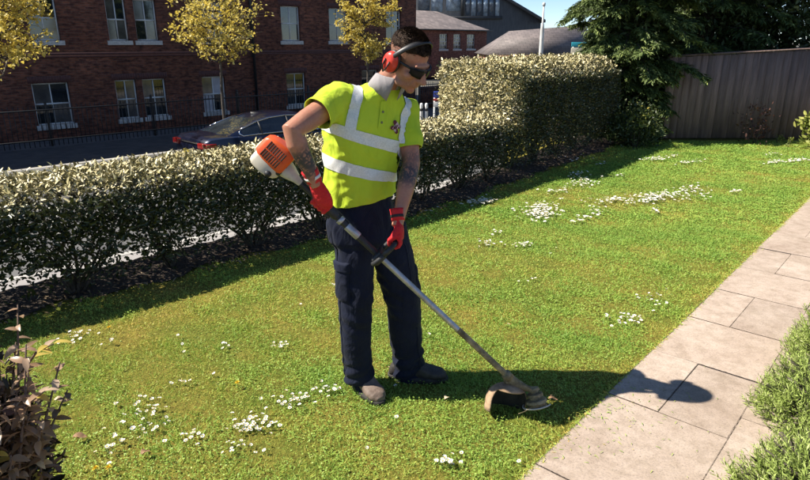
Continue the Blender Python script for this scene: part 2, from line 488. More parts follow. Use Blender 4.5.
for (n, y0, y1, Lm, Wm) in ((520000, 1.5, 3.4, 0.036, 0.0030), (470000, 3.4, 5.6, 0.035, 0.0040), (330000, 5.6, 8.0, 0.032, 0.0062), (240000, 8.0, 10.9, 0.034, 0.009)):
    P = lawn_points(n, y0, y1); k = len(P)
    f = patchiness(P)
    D = rdir(k, 0.15, 0.95)
    D[:, :2] += 0.35 * np.stack([np.sin(P[:, 0] * 3.1 + P[:, 1]), np.cos(P[:, 1] * 2.7 - P[:, 0])], 1)
    D = unit(D)
    tuft = np.clip(0.75 + 0.5 * fbm2(P[:, 0], P[:, 1], 14.0, 5.0), 0.35, 1.5)
    L = Lm * (0.55 + 0.7 * rng.random(k)) * (0.55 + 0.65 * f) * tuft
    Wd = Wm * (0.7 + 0.6 * rng.random(k))
    r = np.clip(f * 0.75 + rng.normal(0.12, 0.15, k), 0, 1)
    parts.append(leaf_cloud(P - np.array([0, 0, 0.003]), D, rdir(k, -0.3, 1), L, Wd, 0.0, 0.35, 'blade', r))
M_GRASS = leaf_mat('grass_blade', [(0.0, (0.66, 0.47, 0.13)), (0.2, (0.53, 0.50, 0.10)), (0.42, (0.39, 0.51, 0.095)), (1.0, (0.235, 0.40, 0.07))], 0.5, 0.3, 0.3)
# ragged fringe over the slab edge and clippings thrown by the trimmer
k = 9000; a_ = rng.uniform(-1.5, 10, k); w_ = rng.exponential(0.010, k) * (0.4 + 0.9 * np.clip(fbm2(a_, a_ * 0, 5.0, 2.0) + .4, 0, 1)) - 0.012
P = np.stack([PO[0] + a_ * math.sin(PA) + w_ * math.cos(PA), PO[1] + a_ * math.cos(PA) - w_ * math.sin(PA), rng.uniform(0.008, 0.030, k)], 1)
D = rdir(k, -0.05, 0.5) + np.array([.5, -.5, 0]); L = rng.uniform(.014, .036, k)
parts.append(leaf_cloud(P, unit(D), rdir(k, 0, 1), L, np.full(k, .0034), 0, .3, 'blade', np.clip(rng.normal(.35, .22, k), 0, 1)))
k = 420; c0 = gr(560, 405); P = np.stack([c0.x + rng.normal(.10, .20, k), c0.y + rng.normal(0, .20, k), np.full(k, .031)], 1)
L = rng.uniform(.008, .026, k); parts.append(leaf_cloud(P, rdir(k, -.05, .1), unit(rdir(k, 0, 1) * .4 + np.array([0, 0, 1])), L, np.full(k, .003), 0, .2, 'blade', np.clip(rng.normal(.6, .25, k), 0, 1)))
V, F, R = merge_clouds(parts)
tag(link('grass', mesh_np('grass', V, F, R), M_GRASS), 'short yellow green lawn grass between the hedge and the slab path', 'grass', kind='stuff')
parts = []
for (n, y0, y1, sz) in ((120000, 1.5, 3.4, 0.0092), (120000, 3.4, 5.6, 0.0115), (110000, 5.6, 8.0, 0.017), (60000, 8.0, 10.9, 0.022)):
    P = lawn_points(n, y0, y1); f = patchiness(P)
    f2 = f * 0.7 + 0.5 * np.clip(fbm2(P[:, 0], P[:, 1], 7.0, 8.0), -0.6, 1)
    P = P[(f2 > 0.42) | (rng.random(len(P)) < 0.10)]; k = len(P)
    f = patchiness(P)
    h = rng.uniform(0.004, 0.030, k) * (0.5 + 0.5 * f)
    P[:, 2] += h
    D = rdir(k, -0.25, 0.45); U = unit(rdir(k, 0.0, 1) * 0.65 + np.array([0, 0, 1.0]))
    L = sz * rng.uniform(0.6, 1.35, k)
    r = np.clip(f * 0.55 + rng.normal(0.25, 0.17, k), 0, 1)
    parts.append(leaf_cloud(P, D, U, L, L * rng.uniform(0.55, 0.9, k), 0.2, 0.2, '4', r))
V, F, R = merge_clouds(parts)
M_CLOV = leaf_mat('clover_leaf', [(0.0, (0.52, 0.48, 0.10)), (0.3, (0.40, 0.51, 0.10)), (0.7, (0.285, 0.45, 0.08)), (1.0, (0.19, 0.35, 0.06))], 0.5, 0.3, 0.35)
tag(link('clover', mesh_np('clover', V, F, R), M_CLOV), 'small clover leaves and moss spread through the mown lawn', 'clover', kind='stuff')

# ---- leaf litter on the soil under the hedge
n = 2600
s_ = rng.uniform(-3, 7.5, n); t_ = rng.uniform(-0.22, 0.3, n) + np.maximum(0, s_ - 3) * 0.15
P = np.stack([SO[0] + s_ * math.sin(SB) - t_ * math.cos(SB), SO[1] + s_ * math.cos(SB) + t_ * math.sin(SB), np.full(n, 0.03)], 1)
V, F, R = leaf_cloud(P, rdir(n, -0.15, 0.25), unit(rdir(n, 0, 1) * 0.5 + np.array([0, 0, 1])), rng.uniform(0.025, 0.05, n), rng.uniform(0.012, 0.02, n), 0.3, 0.3)
tag(link('leaf_litter', mesh_np('leaf_litter', V, F, R), leaf_mat('dead_leaf', [(0, (0.09, 0.055, 0.03)), (0.6, (0.2, 0.13, 0.07)), (1, (0.34, 0.25, 0.15))], 0.7, 0.1)), 'brown fallen leaves on the soil under the hedge', 'leaf litter', kind='stuff')

# ================================================================== HEDGES
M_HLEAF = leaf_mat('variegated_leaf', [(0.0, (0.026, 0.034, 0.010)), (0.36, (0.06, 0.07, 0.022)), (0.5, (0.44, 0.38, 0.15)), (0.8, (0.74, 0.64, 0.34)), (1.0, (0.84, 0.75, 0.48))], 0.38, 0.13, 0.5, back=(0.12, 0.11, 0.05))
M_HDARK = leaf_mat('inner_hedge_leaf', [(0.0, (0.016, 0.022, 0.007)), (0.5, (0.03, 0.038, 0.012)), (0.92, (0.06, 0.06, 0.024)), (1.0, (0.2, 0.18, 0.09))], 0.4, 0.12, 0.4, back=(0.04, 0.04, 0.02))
M_STEM = simple('hedge_stem', (0.03, 0.022, 0.016), (0.075, 0.058, 0.045), 40, 0.9, 0.6, 120)
def st2w(s_, t_, z): 
    return np.stack([SO[0] + s_ * math.sin(SB) - t_ * math.cos(SB), SO[1] + s_ * math.cos(SB) + t_ * math.sin(SB), z], 1)
def hedge(name, label, s0, s1, tf, tb, top, n_top, n_front, n_in, n_end, roots, zlow, seed, L0=0.042, rnd_edge=0.10):
    """tf/tb: front/back t as functions of s; shell leaves on top and front, sparse low down"""
    root = empty(name, S((s0 + s1) / 2, (tf(0.5 * (s0 + s1)) + tb(0.5 * (s0 + s1))) / 2, 0), SROT)
    tag(root, label, 'hedge')
    org = np.array(root.location)
    lump = lambda s_, b: 0.5 * fbm2(s_, b, 2.3, seed) + 0.4 * fbm2(s_, b, 8.0, seed + 2) + 0.25 * fbm2(s_, b, 21.0, seed + 4)
    out = []
    def emit(s_, t_, z, nrm_s, nrm_t, nrm_z, r, Ls):
        P = st2w(s_, t_, z); k = len(s_)
        Nn = np.stack([nrm_s * math.sin(SB) - nrm_t * math.cos(SB), nrm_s * math.cos(SB) + nrm_t * math.sin(SB), nrm_z], 1)
        D = unit(Nn * 0.55 + rdir(k, -0.45, 1.0)); U = unit(Nn * 0.9 + rdir(k) * 0.75 + np.array([0, 0, 0.35]))
        L = Ls * rng.choice([.5, .7, .85, 1.0, 1.25], k) * rng.uniform(0.85, 1.15, k)
        return leaf_cloud(P - org, D, U, L, L * rng.uniform(0.36, 0.5, k), 0.3, 0.22, '6', r)
    one = lambda k, v: np.full(k, float(v))
    ztop = lambda s_, t_: top(s_) + 0.035 * lump(s_, t_ * 1.3) - rnd_edge * np.clip(np.abs((t_ - (tfv(s_) + tbv(s_)) / 2) / (0.5 * (tbv(s_) - tfv(s_)))), 0, 1) ** 4
    tfv = lambda s_: np.array([tf(x) for x in s_]); tbv = lambda s_: np.array([tb(x) for x in s_])
    # clipped top: cream new growth, coloured paler to look sunlit
    k = n_top; s_ = rng.uniform(s0, s1, k); w = rng.random(k); t_ = tfv(s_) + w * (tbv(s_) - tfv(s_))
    dp = rng.exponential(0.035, k); z = ztop(s_, t_) - dp + 0.015
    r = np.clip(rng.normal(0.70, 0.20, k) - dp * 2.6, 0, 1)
    out_top = [emit(s_, t_, z, one(k, 0), one(k, 0), one(k, 1), r, L0)]
    # sprigs that stick out of the top
    k = n_top // 9; s_ = rng.uniform(s0, s1, k); s_ = np.round(s_ * 18) / 18 + rng.normal(0, 0.012, k); t_ = tfv(s_) + rng.random(k) * (tbv(s_) - tfv(s_)); 
    z = ztop(s_, t_) + rng.uniform(0.0, 0.06, k) 
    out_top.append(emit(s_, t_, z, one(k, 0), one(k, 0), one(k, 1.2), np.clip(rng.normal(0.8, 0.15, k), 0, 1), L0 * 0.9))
    def low_ok(s_, t_, z):
        d = np.min(np.abs(s_[:, None] - np.array(roots)[None, :]), axis=1)
        fan = 0.10 + z * 0.75                                   # stems fan out from each root
        p = np.clip((z - zlow) / 0.42, 0, 1) ** 0.8
        inside = np.clip((fan - d) / 0.08 + 0.5, 0.25, 1.0)
        p = np.maximum(p, 0) * np.where(z < 0.45, inside, 1)
        return rng.random(len(z)) < np.maximum(p, 0.03 + 0.11 * (z > 0.07))
    # front face: shade put into the leaf colour, hardly any pale leaves
    k = n_front; s_ = rng.uniform(s0, s1, k); zt = top(s_); z = (zt - rnd_edge * 0.8) * rng.random(k) ** 0.85
    bulge = 0.07 * np.sin(np.clip(z / zt, 0, 1) * math.pi) - 0.12 * (1 - np.clip(z / (0.5 * zt), 0, 1)) 
    dp = rng.exponential(0.05, k)
    t_ = tfv(s_) - bulge - 0.045 * lump(s_, z * 1.5 + 7) + dp
    ok = low_ok(s_, t_, z); s_, t_, z, dp = s_[ok], t_[ok], z[ok], dp[ok]
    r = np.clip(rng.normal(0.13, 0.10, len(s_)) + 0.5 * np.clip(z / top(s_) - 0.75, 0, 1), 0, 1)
    out_top.append(emit(s_, t_, z, one(len(s_), 0), one(len(s_), -1), one(len(s_), 0.15), r, L0))
    # back face and inside
    k = n_in; s_ = rng.uniform(s0, s1, k); z = top(s_) * rng.random(k) ** 0.75 * 0.97; w = rng.random(k)
    t_ = tfv(s_) + 0.04 + w * (tbv(s_) - tfv(s_) - 0.02)
    pull = np.clip(1 - z / 0.45, 0, 1); t_ = t_ * (1 - 0.45 * pull) + 0.45 * pull * (tfv(s_) * 0.4 + tbv(s_) * 0.6) 
    ok = low_ok(s_, t_, z); s_, t_, z = s_[ok], t_[ok], z[ok]
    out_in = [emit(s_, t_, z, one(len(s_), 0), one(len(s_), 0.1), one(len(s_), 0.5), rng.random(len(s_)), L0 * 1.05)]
    # the end face towards the sun: its light put into pale leaf colours
    if n_end:
        k = n_end; z = top(np.full(k, s0)) * (0.46 + 0.54 * rng.random(k) ** 0.9); w = rng.random(k); dp = rng.exponential(0.04, k)
        t_ = tfv(np.full(k, s0)) + w * (tbv(np.full(k, s0)) - tfv(np.full(k, s0)))
        rd = 0.28 * np.abs(2 * w - 1) ** 3
        s_ = s0 - 0.05 * lump(t_ * 1.5, z * 1.5) + dp + rd * 0.6 + 0.12 * np.clip(z / top(np.full(k, s0)) - 0.8, 0, 1) - 0.02
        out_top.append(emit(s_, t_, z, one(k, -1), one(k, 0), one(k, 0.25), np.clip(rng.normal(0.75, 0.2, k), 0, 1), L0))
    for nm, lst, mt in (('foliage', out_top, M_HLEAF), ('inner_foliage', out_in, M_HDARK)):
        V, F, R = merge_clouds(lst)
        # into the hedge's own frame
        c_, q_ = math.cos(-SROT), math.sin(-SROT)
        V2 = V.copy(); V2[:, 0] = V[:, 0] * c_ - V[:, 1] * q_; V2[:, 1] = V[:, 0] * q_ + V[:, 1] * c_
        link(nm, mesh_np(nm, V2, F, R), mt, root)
    # stems of each bush
    inv = (Matrix.Translation(root.location) @ Matrix.Rotation(SROT, 4, 'Z')).inverted()
    for rs in roots:
        mb = MB(); t0 = tf(rs) * 0.55 + tb(rs) * 0.45 - 0.25
        t0 = max(t0, tf(rs) + 0.15)
        for q in range(random.randint(9, 13)):
            a = random.uniform(-1, 1) * 0.85; b = random.uniform(-0.55, 0.7)
            h = random.uniform(0.45, 0.7) * float(top(np.array([rs]))[0]) / 0.85
            P = []
            wv = random.uniform(-.05, .05)
            for i in range(7):
                f = i / 6
                P.append(inv @ S(rs + random.uniform(-.015, .015) * i + a * h * f ** 1.15 + 0.03 * a, t0 + b * 0.35 * f + wv * math.sin(f * 5), -0.02 + h * f))
            r0 = random.uniform(0.006, 0.014)
            mb.tube(P, [r0 * (1.25 - 0.85 * i / 6) for i in range(7)], 6)
            for _ in range(2):
                i = random.randint(2, 4); p = P[i]; d = Vector((random.uniform(-1, 1), random.uniform(-.7, .7), random.uniform(.5, 1.1))).normalized() * random.uniform(.12, .25)
                mb.tube([p, p + d * 0.5 + Vector((0, 0, .01)), p + d], [r0 * .5, r0 * .38, r0 * .2], 5)
        mb.build('stems', M_STEM, root, smooth=True)
    return root
lo_front = lambda s_: -0.12 + 0.02 * math.sin(s_ * 2.1) + max(0, s_ - 1.2) * 0.075
lo_back = lambda s_: 0.72 + max(0, s_ - 3.0) * 0.10
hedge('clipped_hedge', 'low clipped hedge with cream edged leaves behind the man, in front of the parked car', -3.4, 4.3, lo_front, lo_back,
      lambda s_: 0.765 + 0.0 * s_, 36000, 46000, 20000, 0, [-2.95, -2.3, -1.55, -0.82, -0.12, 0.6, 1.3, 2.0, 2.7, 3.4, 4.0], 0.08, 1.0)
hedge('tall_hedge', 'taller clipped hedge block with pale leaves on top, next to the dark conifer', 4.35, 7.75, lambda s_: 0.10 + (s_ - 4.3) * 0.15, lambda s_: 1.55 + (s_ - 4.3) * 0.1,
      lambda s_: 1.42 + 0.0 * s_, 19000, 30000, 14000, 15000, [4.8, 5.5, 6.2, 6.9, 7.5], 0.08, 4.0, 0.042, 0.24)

# ================================================================== BUILDINGS
def mat_brick(name, a, b, mortar, scale=1.0):
    m, nt, p = new_mat(name)
    v = coord(nt)
    sp = nt.nodes.new('ShaderNodeSeparateXYZ'); nt.links.new(v, sp.inputs[0])
    ad = nt.nodes.new('ShaderNodeMath'); ad.operation = 'ADD'; nt.links.new(sp.outputs[0], ad.inputs[0]); nt.links.new(sp.outputs[1], ad.inputs[1])
    cb = nt.nodes.new('ShaderNodeCombineXYZ'); nt.links.new(ad.outputs[0], cb.inputs[0]); nt.links.new(sp.outputs[2], cb.inputs[1])
    br = nt.nodes.new('ShaderNodeTexBrick')
    br.inputs['Scale'].default_value = 1.0 / scale; br.inputs['Brick Width'].default_value = 0.225; br.inputs['Row Height'].default_value = 0.075
    br.inputs['Mortar Size'].default_value = 0.006; br.inputs['Mortar Smooth'].default_value = 0.3; br.inputs['Bias'].default_value = 0.0
    br.inputs['Color1'].default_value = (*a, 1); br.inputs['Color2'].default_value = (*b, 1); br.inputs['Mortar'].default_value = (*mortar, 1)
    nt.links.new(cb.outputs[0], br.inputs['Vector'])
    n1 = noise_n(nt, v, 0.6, 5, 0.65); n2 = noise_n(nt, mapping(nt, v, (4.4, 4.4, 13)), 1.0, 2)
    st = ramp(nt, n1, [(0.3, (0.6, 0.58, 0.58)), (0.7, (1.15, 1.1, 1.08))]).outputs[0]
    s2 = ramp(nt, n2, [(0.3, (0.4, 0.4, 0.42)), (0.6, (1.35, 1.22, 1.15))]).outputs[0]
    nt.links.new(mixc(nt, 1.0, mixc(nt, 1.0, br.outputs[0], st, 'MULTIPLY'), s2, 'MULTIPLY'), p.inputs['Base Color'])
    p.inputs['Roughness'].default_value = 0.9; p.inputs['Specular IOR Level'].default_value = 0.2
    nt.links.new(bump_n(nt, br.outputs['Fac'], -0.6, 0.01), p.inputs['Normal'])
    return m
M_BRICK = mat_brick('red_brick', (0.20, 0.083, 0.052), (0.105, 0.047, 0.038), (0.125, 0.095, 0.077))
M_BRICK2 = mat_brick('far_red_brick', (0.25, 0.11, 0.08), (0.17, 0.075, 0.06), (0.17, 0.14, 0.12))
M_LINTEL = simple('brick_lintel', (0.085, 0.036, 0.032), (0.12, 0.05, 0.042), 8, 0.9, 0.4)
M_WPAINT = simple('white_window_paint', (0.62, 0.62, 0.6), (0.72, 0.72, 0.70), 6, 0.5, 0.1)
M_SILL = simple('painted_stone_sill', (0.42, 0.40, 0.37), (0.6, 0.58, 0.55), 14, 0.85, 0.4)
M_BLACK = simple('black_iron', (0.012, 0.012, 0.013), (0.025, 0.024, 0.024), 20, 0.5, 0.2)
def mat_slate():
    m, nt, p = new_mat('slate_roof')
    v = coord(nt)
    br = nt.nodes.new('ShaderNodeTexBrick'); br.inputs['Scale'].default_value = 1.0
    br.inputs['Brick Width'].default_value = 0.5; br.inputs['Row Height'].default_value = 0.32; br.inputs['Mortar Size'].default_value = 0.012
    br.inputs['Color1'].default_value = (0.15, 0.13, 0.125, 1); br.inputs['Color2'].default_value = (0.22, 0.19, 0.18, 1); br.inputs['Mortar'].default_value = (0.06, 0.055, 0.055, 1)
    nt.links.new(v, br.inputs['Vector'])
    n = noise_n(nt, v, 0.9, 5)
    nt.links.new(mixc(nt, 1.0, br.outputs[0], ramp(nt, n, [(0.3, (0.75, 0.72, 0.7)), (0.7, (1.1, 1.05, 1.02))]).outputs[0], 'MULTIPLY'), p.inputs['Base Color'])
    p.inputs['Roughness'].default_value = 0.7
    nt.links.new(bump_n(nt, br.outputs['Fac'], -0.5, 0.02), p.inputs['Normal'])
    return m
M_SLATE = mat_slate()
def mat_glass(name, dark=(0.02, 0.024, 0.026), rough=0.06):
    m, nt, p = new_mat(name)
    n = noise_n(nt, coord(nt), 1.7, 3)
    r = ramp(nt, n, [(0.35, dark), (0.7, tuple(c * 2.6 for c in dark))])
    nt.links.new(r.outputs[0], p.inputs['Base Color'])
    p.inputs['Roughness'].default_value = rough; p.inputs['Specular IOR Level'].default_value = 0.9
    nt.links.new(bump_n(nt, noise_n(nt, coord(nt), 2.3, 2), 0.03, 0.02), p.inputs['Normal'])
    return m
M_GLASS = mat_glass('window_glass')
M_GLASS2 = mat_glass('window_glass_curtained', (0.05, 0.048, 0.045), 0.1); M_GLASS3 = mat_glass('window_glass_dark', (0.008, 0.011, 0.012), 0.04)
M_BLIND = simple('window_blind', (0.38, 0.36, 0.38), (0.5, 0.48, 0.5), 3, 0.7)

def holes_wall(mb, x0, x1, z0, z1, holes, depth, y=0.0):
    """wall front face at y with rectangular openings and their reveals"""
    xs = sorted({x0, x1, *[h[0] for h in holes], *[h[1] for h in holes]}); zs = sorted({z0, z1, *[h[2] for h in holes], *[h[3] for h in holes]})
    for i in range(len(xs) - 1):
        for j in range(len(zs) - 1):
            cx, cz = (xs[i] + xs[i + 1]) / 2, (zs[j] + zs[j + 1]) / 2
            if any(h[0] < cx < h[1] and h[2] < cz < h[3] for h in holes): continue
            mb.add([(xs[i], y, zs[j]), (xs[i + 1], y, zs[j]), (xs[i + 1], y, zs[j + 1]), (xs[i], y, zs[j + 1])], [(0, 1, 2, 3)])
    for a, b, c, d in holes:
        mb.add([(a, y, c), (b, y, c), (b, y, d), (a, y, d), (a, y + depth, c), (b, y + depth, c), (b, y + depth, d), (a, y + depth, d)],
               [(0, 4, 5, 1), (1, 5, 6, 2), (2, 6, 7, 3), (3, 7, 4, 0)])
def sash_window(parent, a, b, c, d, blind=False, cols=2, sill_blocks=False, lintel=True, yf=0.10, fr=0.055, rows=2):
    """white sash window in the opening a..b, c..d (recessed); panes are objects of their own"""
    f = MB(); w = fr
    w = fr * .8
    f.box(a + .004, a + w, yf, yf + .07, c + .004, d - .004); f.box(b - w, b - .004, yf, yf + .07, c + .004, d - .004)
    f.box(a + w, b - w, yf + .002, yf + .068, d - w, d - .004); f.box(a + w, b - w, yf + .002, yf + .068, c + .004, c + w)
    xs = [a + w + (b - a - 2 * w) * i / cols for i in range(cols + 1)]; zs = [c + w + (d - c - 2 * w) * i / rows for i in range(rows + 1)]
    g = 0.016
    for j in range(1, rows): f.box(a + w, b - w, yf - .006, yf + .06, zs[j] - g * 1.5, zs[j] + g * 1.5)
    for i in range(1, cols): f.box(xs[i] - g, xs[i] + g, yf + .006, yf + .05, c + w, d - w)
    win = f.build('window', M_WPAINT, parent)
    for i in range(cols):
        for j in range(rows):
            p = MB(); tl = random.uniform(-.012, .012)
            x_0, x_1, z_0, z_1 = xs[i] + (g if i else 0), xs[i + 1] - (g if i < cols - 1 else 0), zs[j] + (g * 1.5 if j else 0), zs[j + 1] - (g * 1.5 if j < rows - 1 else 0)
            p.add([(x_0, yf + .03 + tl, z_0), (x_1, yf + .03 - tl, z_0), (x_1, yf + .03 - tl, z_1), (x_0, yf + .03 + tl, z_1)], [(0, 1, 2, 3)])
            p.build('pane', M_BLIND if (blind and j >= 0 and (i + j) % 3 != 1) else random.choice((M_GLASS, M_GLASS3, M_GLASS3, M_GLASS2)), win)
    s = MB()
    if sill_blocks:
        n = max(4, int((b - a + .16) / 0.16)); wd = (b - a + .16) / n
        for i in range(n): s.box(a - .08 + wd * i + .012, a - .08 + wd * (i + 1) - .012, -0.05, yf, c - .16, c - .004, 0.008)
        s.box(a + .02, b - .02, 0.0, yf - .005, c + .002, c + .04)
    else: s.box(a - .09, b + .09, -0.06, yf, c - .15, c - .004, 0.01)
    s.build('sill', M_SILL, win)
    if lintel:
        l = MB(); n = max(5, int((b - a + .2) / 0.08)); wd = (b - a + .2) / n
        for i in range(n): l.box(a - .1 + wd * i + .003, a - .1 + wd * (i + 1) - .003, -0.006, 0.04, d + .003, d + .21)
        l.build('lintel', M_LINTEL, win)
    return win

FT = 18.6                                                     # plane of the long brick front
bld = tag(empty('brick_building', S(0, FT, 0), SROT), 'long dark red brick building with white sash windows across the street', 'building')
zl0, zl1 = face(147, 117, FT)[1], face(147, 79, FT)[1]
zu0 = face(120, 40.5, FT)[1]; zu1 = face(290, 6, FT)[1]
s_end = face(416, 30, FT)[0]; s_beg = -9.0
low = [(34, 71, 100, 2, True, 0), (117, 138, 98, 2, True, 0), (144, 167, 96, 2, True, 0), (203, 226, 93, 2, True, 1), (287, 306, 90, 2, True, 0), (362, 378, 88, 2, True, 0), (-70, -40, 100, 2, True, 0)]
upp = [(28, 58, 20, 2, False, 0), (107, 127, 20, 2, False, 0), (135, 157, 20, 2, False, 0), (203, 224, 20, 2, False, 1), (281, 300, 20, 2, False, 0), (329, 347, 20, 2, False, 0), (386, 401, 20, 2, False, 0), (-75, -45, 20, 2, False, 0)]
holes = []
for lst, z0, z1 in ((low, zl0, zl1), (upp, zu0, zu1)):
    for (xa, xb, ym, cols, blk, bl) in lst:
        holes.append((face(xa, ym, FT)[0], face(xb, ym, FT)[0], z0, z1, cols, blk, bl))
ZT = 9.4
mb = MB(); holes_wall(mb, s_beg, s_end, -1.5, ZT, [h[:4] for h in holes], 0.16)
mb.add([(s_beg, 0, -1.5), (s_beg, 9, -1.5), (s_beg, 9, ZT), (s_beg, 0, ZT), (s_end, 0, -1.5), (s_end, 9, -1.5), (s_end, 9, ZT), (s_end, 0, ZT)], [(0, 3, 2, 1), (4, 5, 6, 7), (1, 2, 6, 5)])
mb.build('wall', M_BRICK, bld)
rf = MB(); e = 0.35
rf.add([(s_beg - e, -e, ZT), (s_end + e, -e, ZT), (s_end + e, 4.5, ZT + 3.2), (s_beg - e, 4.5, ZT + 3.2), (s_end + e, 9 + e, ZT), (s_beg - e, 9 + e, ZT)], [(0, 1, 2, 3), (3, 2, 4, 5), (0, 3, 5), (1, 4, 2)])
rf.add([(s_beg - e, -e, ZT - .02), (s_end + e, -e, ZT - .02), (s_end + e, 9 + e, ZT - .02), (s_beg - e, 9 + e, ZT - .02)], [(0, 3, 2, 1)])
rf.build('roof', M_SLATE, bld)
for h in holes: sash_window(bld, *h[:4], blind=bool(h[6]), cols=h[4], sill_blocks=h[5])
bc = MB()
zb = (zl1 + zu0) / 2 + 0.12
for k, (za, zc) in enumerate(((zb, zb + .07), (zb + .075, zb + .16))): bc.box(s_beg + .01, s_end - .01, -0.02 - .015 * k, 0.03, za, zc)
bc.build('string_course', M_LINTEL, bld)
sp_ = face(253, 60, FT)[0]
pp = MB(); pp.tube([(sp_, -0.09, ZT - .1), (sp_, -0.09, -1.45)], 0.055, 10)
for z in (-0.3, 1.1, 2.5, 3.9, 5.3, 6.7): pp.box(sp_ - .09, sp_ + .09, -0.06, 0.0, z, z + .05)
pp.build('downpipe', M_BLACK, bld, smooth=False)

# iron railings in front of it
rl = tag(empty('iron_railings', S(0, 15.3, -1.2), SROT), 'black iron railings along the foot of the long brick building', 'railings')
r = MB(); s0_, s1_ = -6.0, s_end
for z in (0.18, 1.02): r.box(s0_, s1_, -0.012, 0.012, z, z + .04)
r.build('rail', M_BLACK, rl)
r = MB()
for i in range(int((s1_ - s0_) / 0.125)):
    x = s0_ + .06 + i * .125
    r.box(x - .008, x + .008, -.008, .008, 0.02, 1.16)
o = r.build('uprights', M_BLACK, rl); o['kind'] = 'stuff'
for i in range(10):
    x = s0_ + i * (s1_ - s0_) / 9
    p = MB(); p.box(x - .03, x + .03, -.03 + .07, .03 + .07, 0.0, 1.22, 0.004); p.ell((x, .07, 1.25), (.04, .04, .045), n=10, k=8); p.build('post', M_BLACK, rl)

# low dark boundary wall continuing the street line beyond the building
bw = tag(empty('brick_boundary', S(s_end - 2.6, 15.5, -1.5), SROT), 'low dark brick boundary wall beyond the end of the long brick building', 'wall')
m_ = MB(); m_.box(0, 24, 0, .22, 0, 1.15); m_.build('wall', M_BRICK, bw)
m_ = MB(); m_.box(-.02, 24.02, -.04, .26, 1.153, 1.22, .01); m_.build('coping', M_LINTEL, bw)
# smaller brick building with a hipped slate roof further along
T2 = 34.6
b2 = tag(empty('brick_outbuilding', S(0, T2, 0), SROT), 'brick building with a plain slate roof and small multi-pane windows behind the man\'s head', 'building')
sa, sb_ = face(404, 30, T2)[0], face(487, 30, T2)[0]; ze = face(452, 30, T2)[1]; zr = face(438, 11.5, T2)[1] 
hl = []
for (xa, xb) in ((439.5, 447.5), (453.5, 461), (467, 475)):
    for (ya, yb) in ((49, 34), (76, 62)):
        hl.append((face(xa, 42, T2)[0], face(xb, 42, T2)[0], face(455, ya, T2)[1], face(455, yb, T2)[1]))
mb = MB(); holes_wall(mb, sa, sb_, -1.3, ze, hl, 0.16)
DP = 7.0
mb.add([(sa, 0, -1.3), (sa, DP, -1.3), (sa, DP, ze), (sa, 0, ze), (sb_, 0, -1.3), (sb_, DP, -1.3), (sb_, DP, ze), (sb_, 0, ze)], [(0, 3, 2, 1), (4, 5, 6, 7), (1, 2, 6, 5)])
mb.build('wall', M_BRICK2, b2)
rf = MB(); hip = 3.4; rise = (zr - ze) + 0.25
rf.add([(sa - .3, -.3, ze), (sb_ + .3, -.3, ze), (sb_ - hip, DP / 2, ze + rise), (sa - .3, DP / 2, ze + rise), (sb_ + .3, DP + .3, ze), (sa - .3, DP + .3, ze)], [(0, 1, 2, 3), (1, 4, 2), (3, 2, 4, 5), (0, 3, 5)])
rf.build('roof', M_SLATE, b2)
gt = MB(); gt.box(sa - .35, sb_ + .35, -.42, -.30, ze - .06, ze + .05); gt.build('gutter', M_BLACK, b2)
for h in hl: sash_window(b2, *h, cols=3, rows=4, fr=0.05, lintel=False)

# dark clad hall with glazing, far behind
Y3 = 88.0
b3 = tag(empty('glazed_hall', (0, Y3, -1.3)), 'tall dark clad hall with glazed upper front behind the slate roofs', 'building')
L3 = lambda px, py: (at(px, py, Y3).x, at(px, py, Y3).z + 1.3)
xr, zr_ = L3(541, 21); xk, zk = L3(505, 0); xl, _ = L3(395, 0); 
slope = (zk - zr_) / (xr - xk); xm = xr - 8.5; zm = zr_ + slope * 8.5
M_CLAD = simple('dark_cladding', (0.03, 0.034, 0.042), (0.055, 0.06, 0.068), 0.8, 0.5, stretch=(6, 1, 1))
mb = MB()
prof = [(xl, 0), (xr, 0), (xr, zr_), (xm, zm), (xl, zm)]
mb.add([(x, 0, z) for x, z in prof] + [(x, 24, z) for x, z in prof], [(0, 1, 2, 3, 4), (5, 9, 8, 7, 6), (1, 6, 7, 2), (0, 4, 9, 5)])
mb.build('wall', M_CLAD, b3)
mb = MB(); 
mb.add([(xr + .5, -.6, zr_ - .2), (xm, -.6, zm + .12), (xl, -.6, zm + .12), (xr + .5, 24, zr_ - .2), (xm, 24, zm + .12), (xl, 24, zm + .12), (xr + .5, -.6, zr_ + .15), (xm, -.6, zm + .5), (xl, -.6, zm + .5), (xr + .5, 24, zr_ + .15), (xm, 24, zm + .5), (xl, 24, zm + .5)],
       [(0, 6, 7, 1), (1, 7, 8, 2), (6, 9, 10, 7), (7, 10, 11, 8), (0, 3, 9, 6), (0, 1, 4, 3), (1, 2, 5, 4)])
mb.build('roof', simple('hall_roof', (0.04, 0.045, 0.055), (0.06, 0.065, 0.075), 1, 0.6), b3)
M_HGL = mat_glass('hall_glass', (0.05, 0.065, 0.085), 0.12)
M_HGL2 = mat_glass('pale_hall_glass', (0.16, 0.2, 0.24), 0.15)
M_MULL = simple('hall_mullion', (0.02, 0.022, 0.026), (0.035, 0.037, 0.04), 2, 0.5)
for (pa, pb, ya, yb, mt) in [(418, 430, 12, -14, M_HGL), (431, 443, 12, -14, M_HGL2), (446, 461, 11, -14, M_HGL2)] + [(465 + 6 * i, 470.2 + 6 * i, 16, -10 + 0.0 * i, (M_HGL, M_HGL2)[i % 2]) for i in range(6)]:
    x0_, z0_ = L3(pa, ya); x1_, z1_ = L3(pb, yb)
    p = MB(); p.box(x0_, x1_, -0.12, 0.05, z0_, z1_); p.build('pane', mt, b3)
m_ = MB(); x0_, z0_ = L3(415, 17); x1_, z1_ = L3(502, 15); m_.box(x0_, x1_, -0.35, -0.15, z0_ - .3, z0_ + .1); 
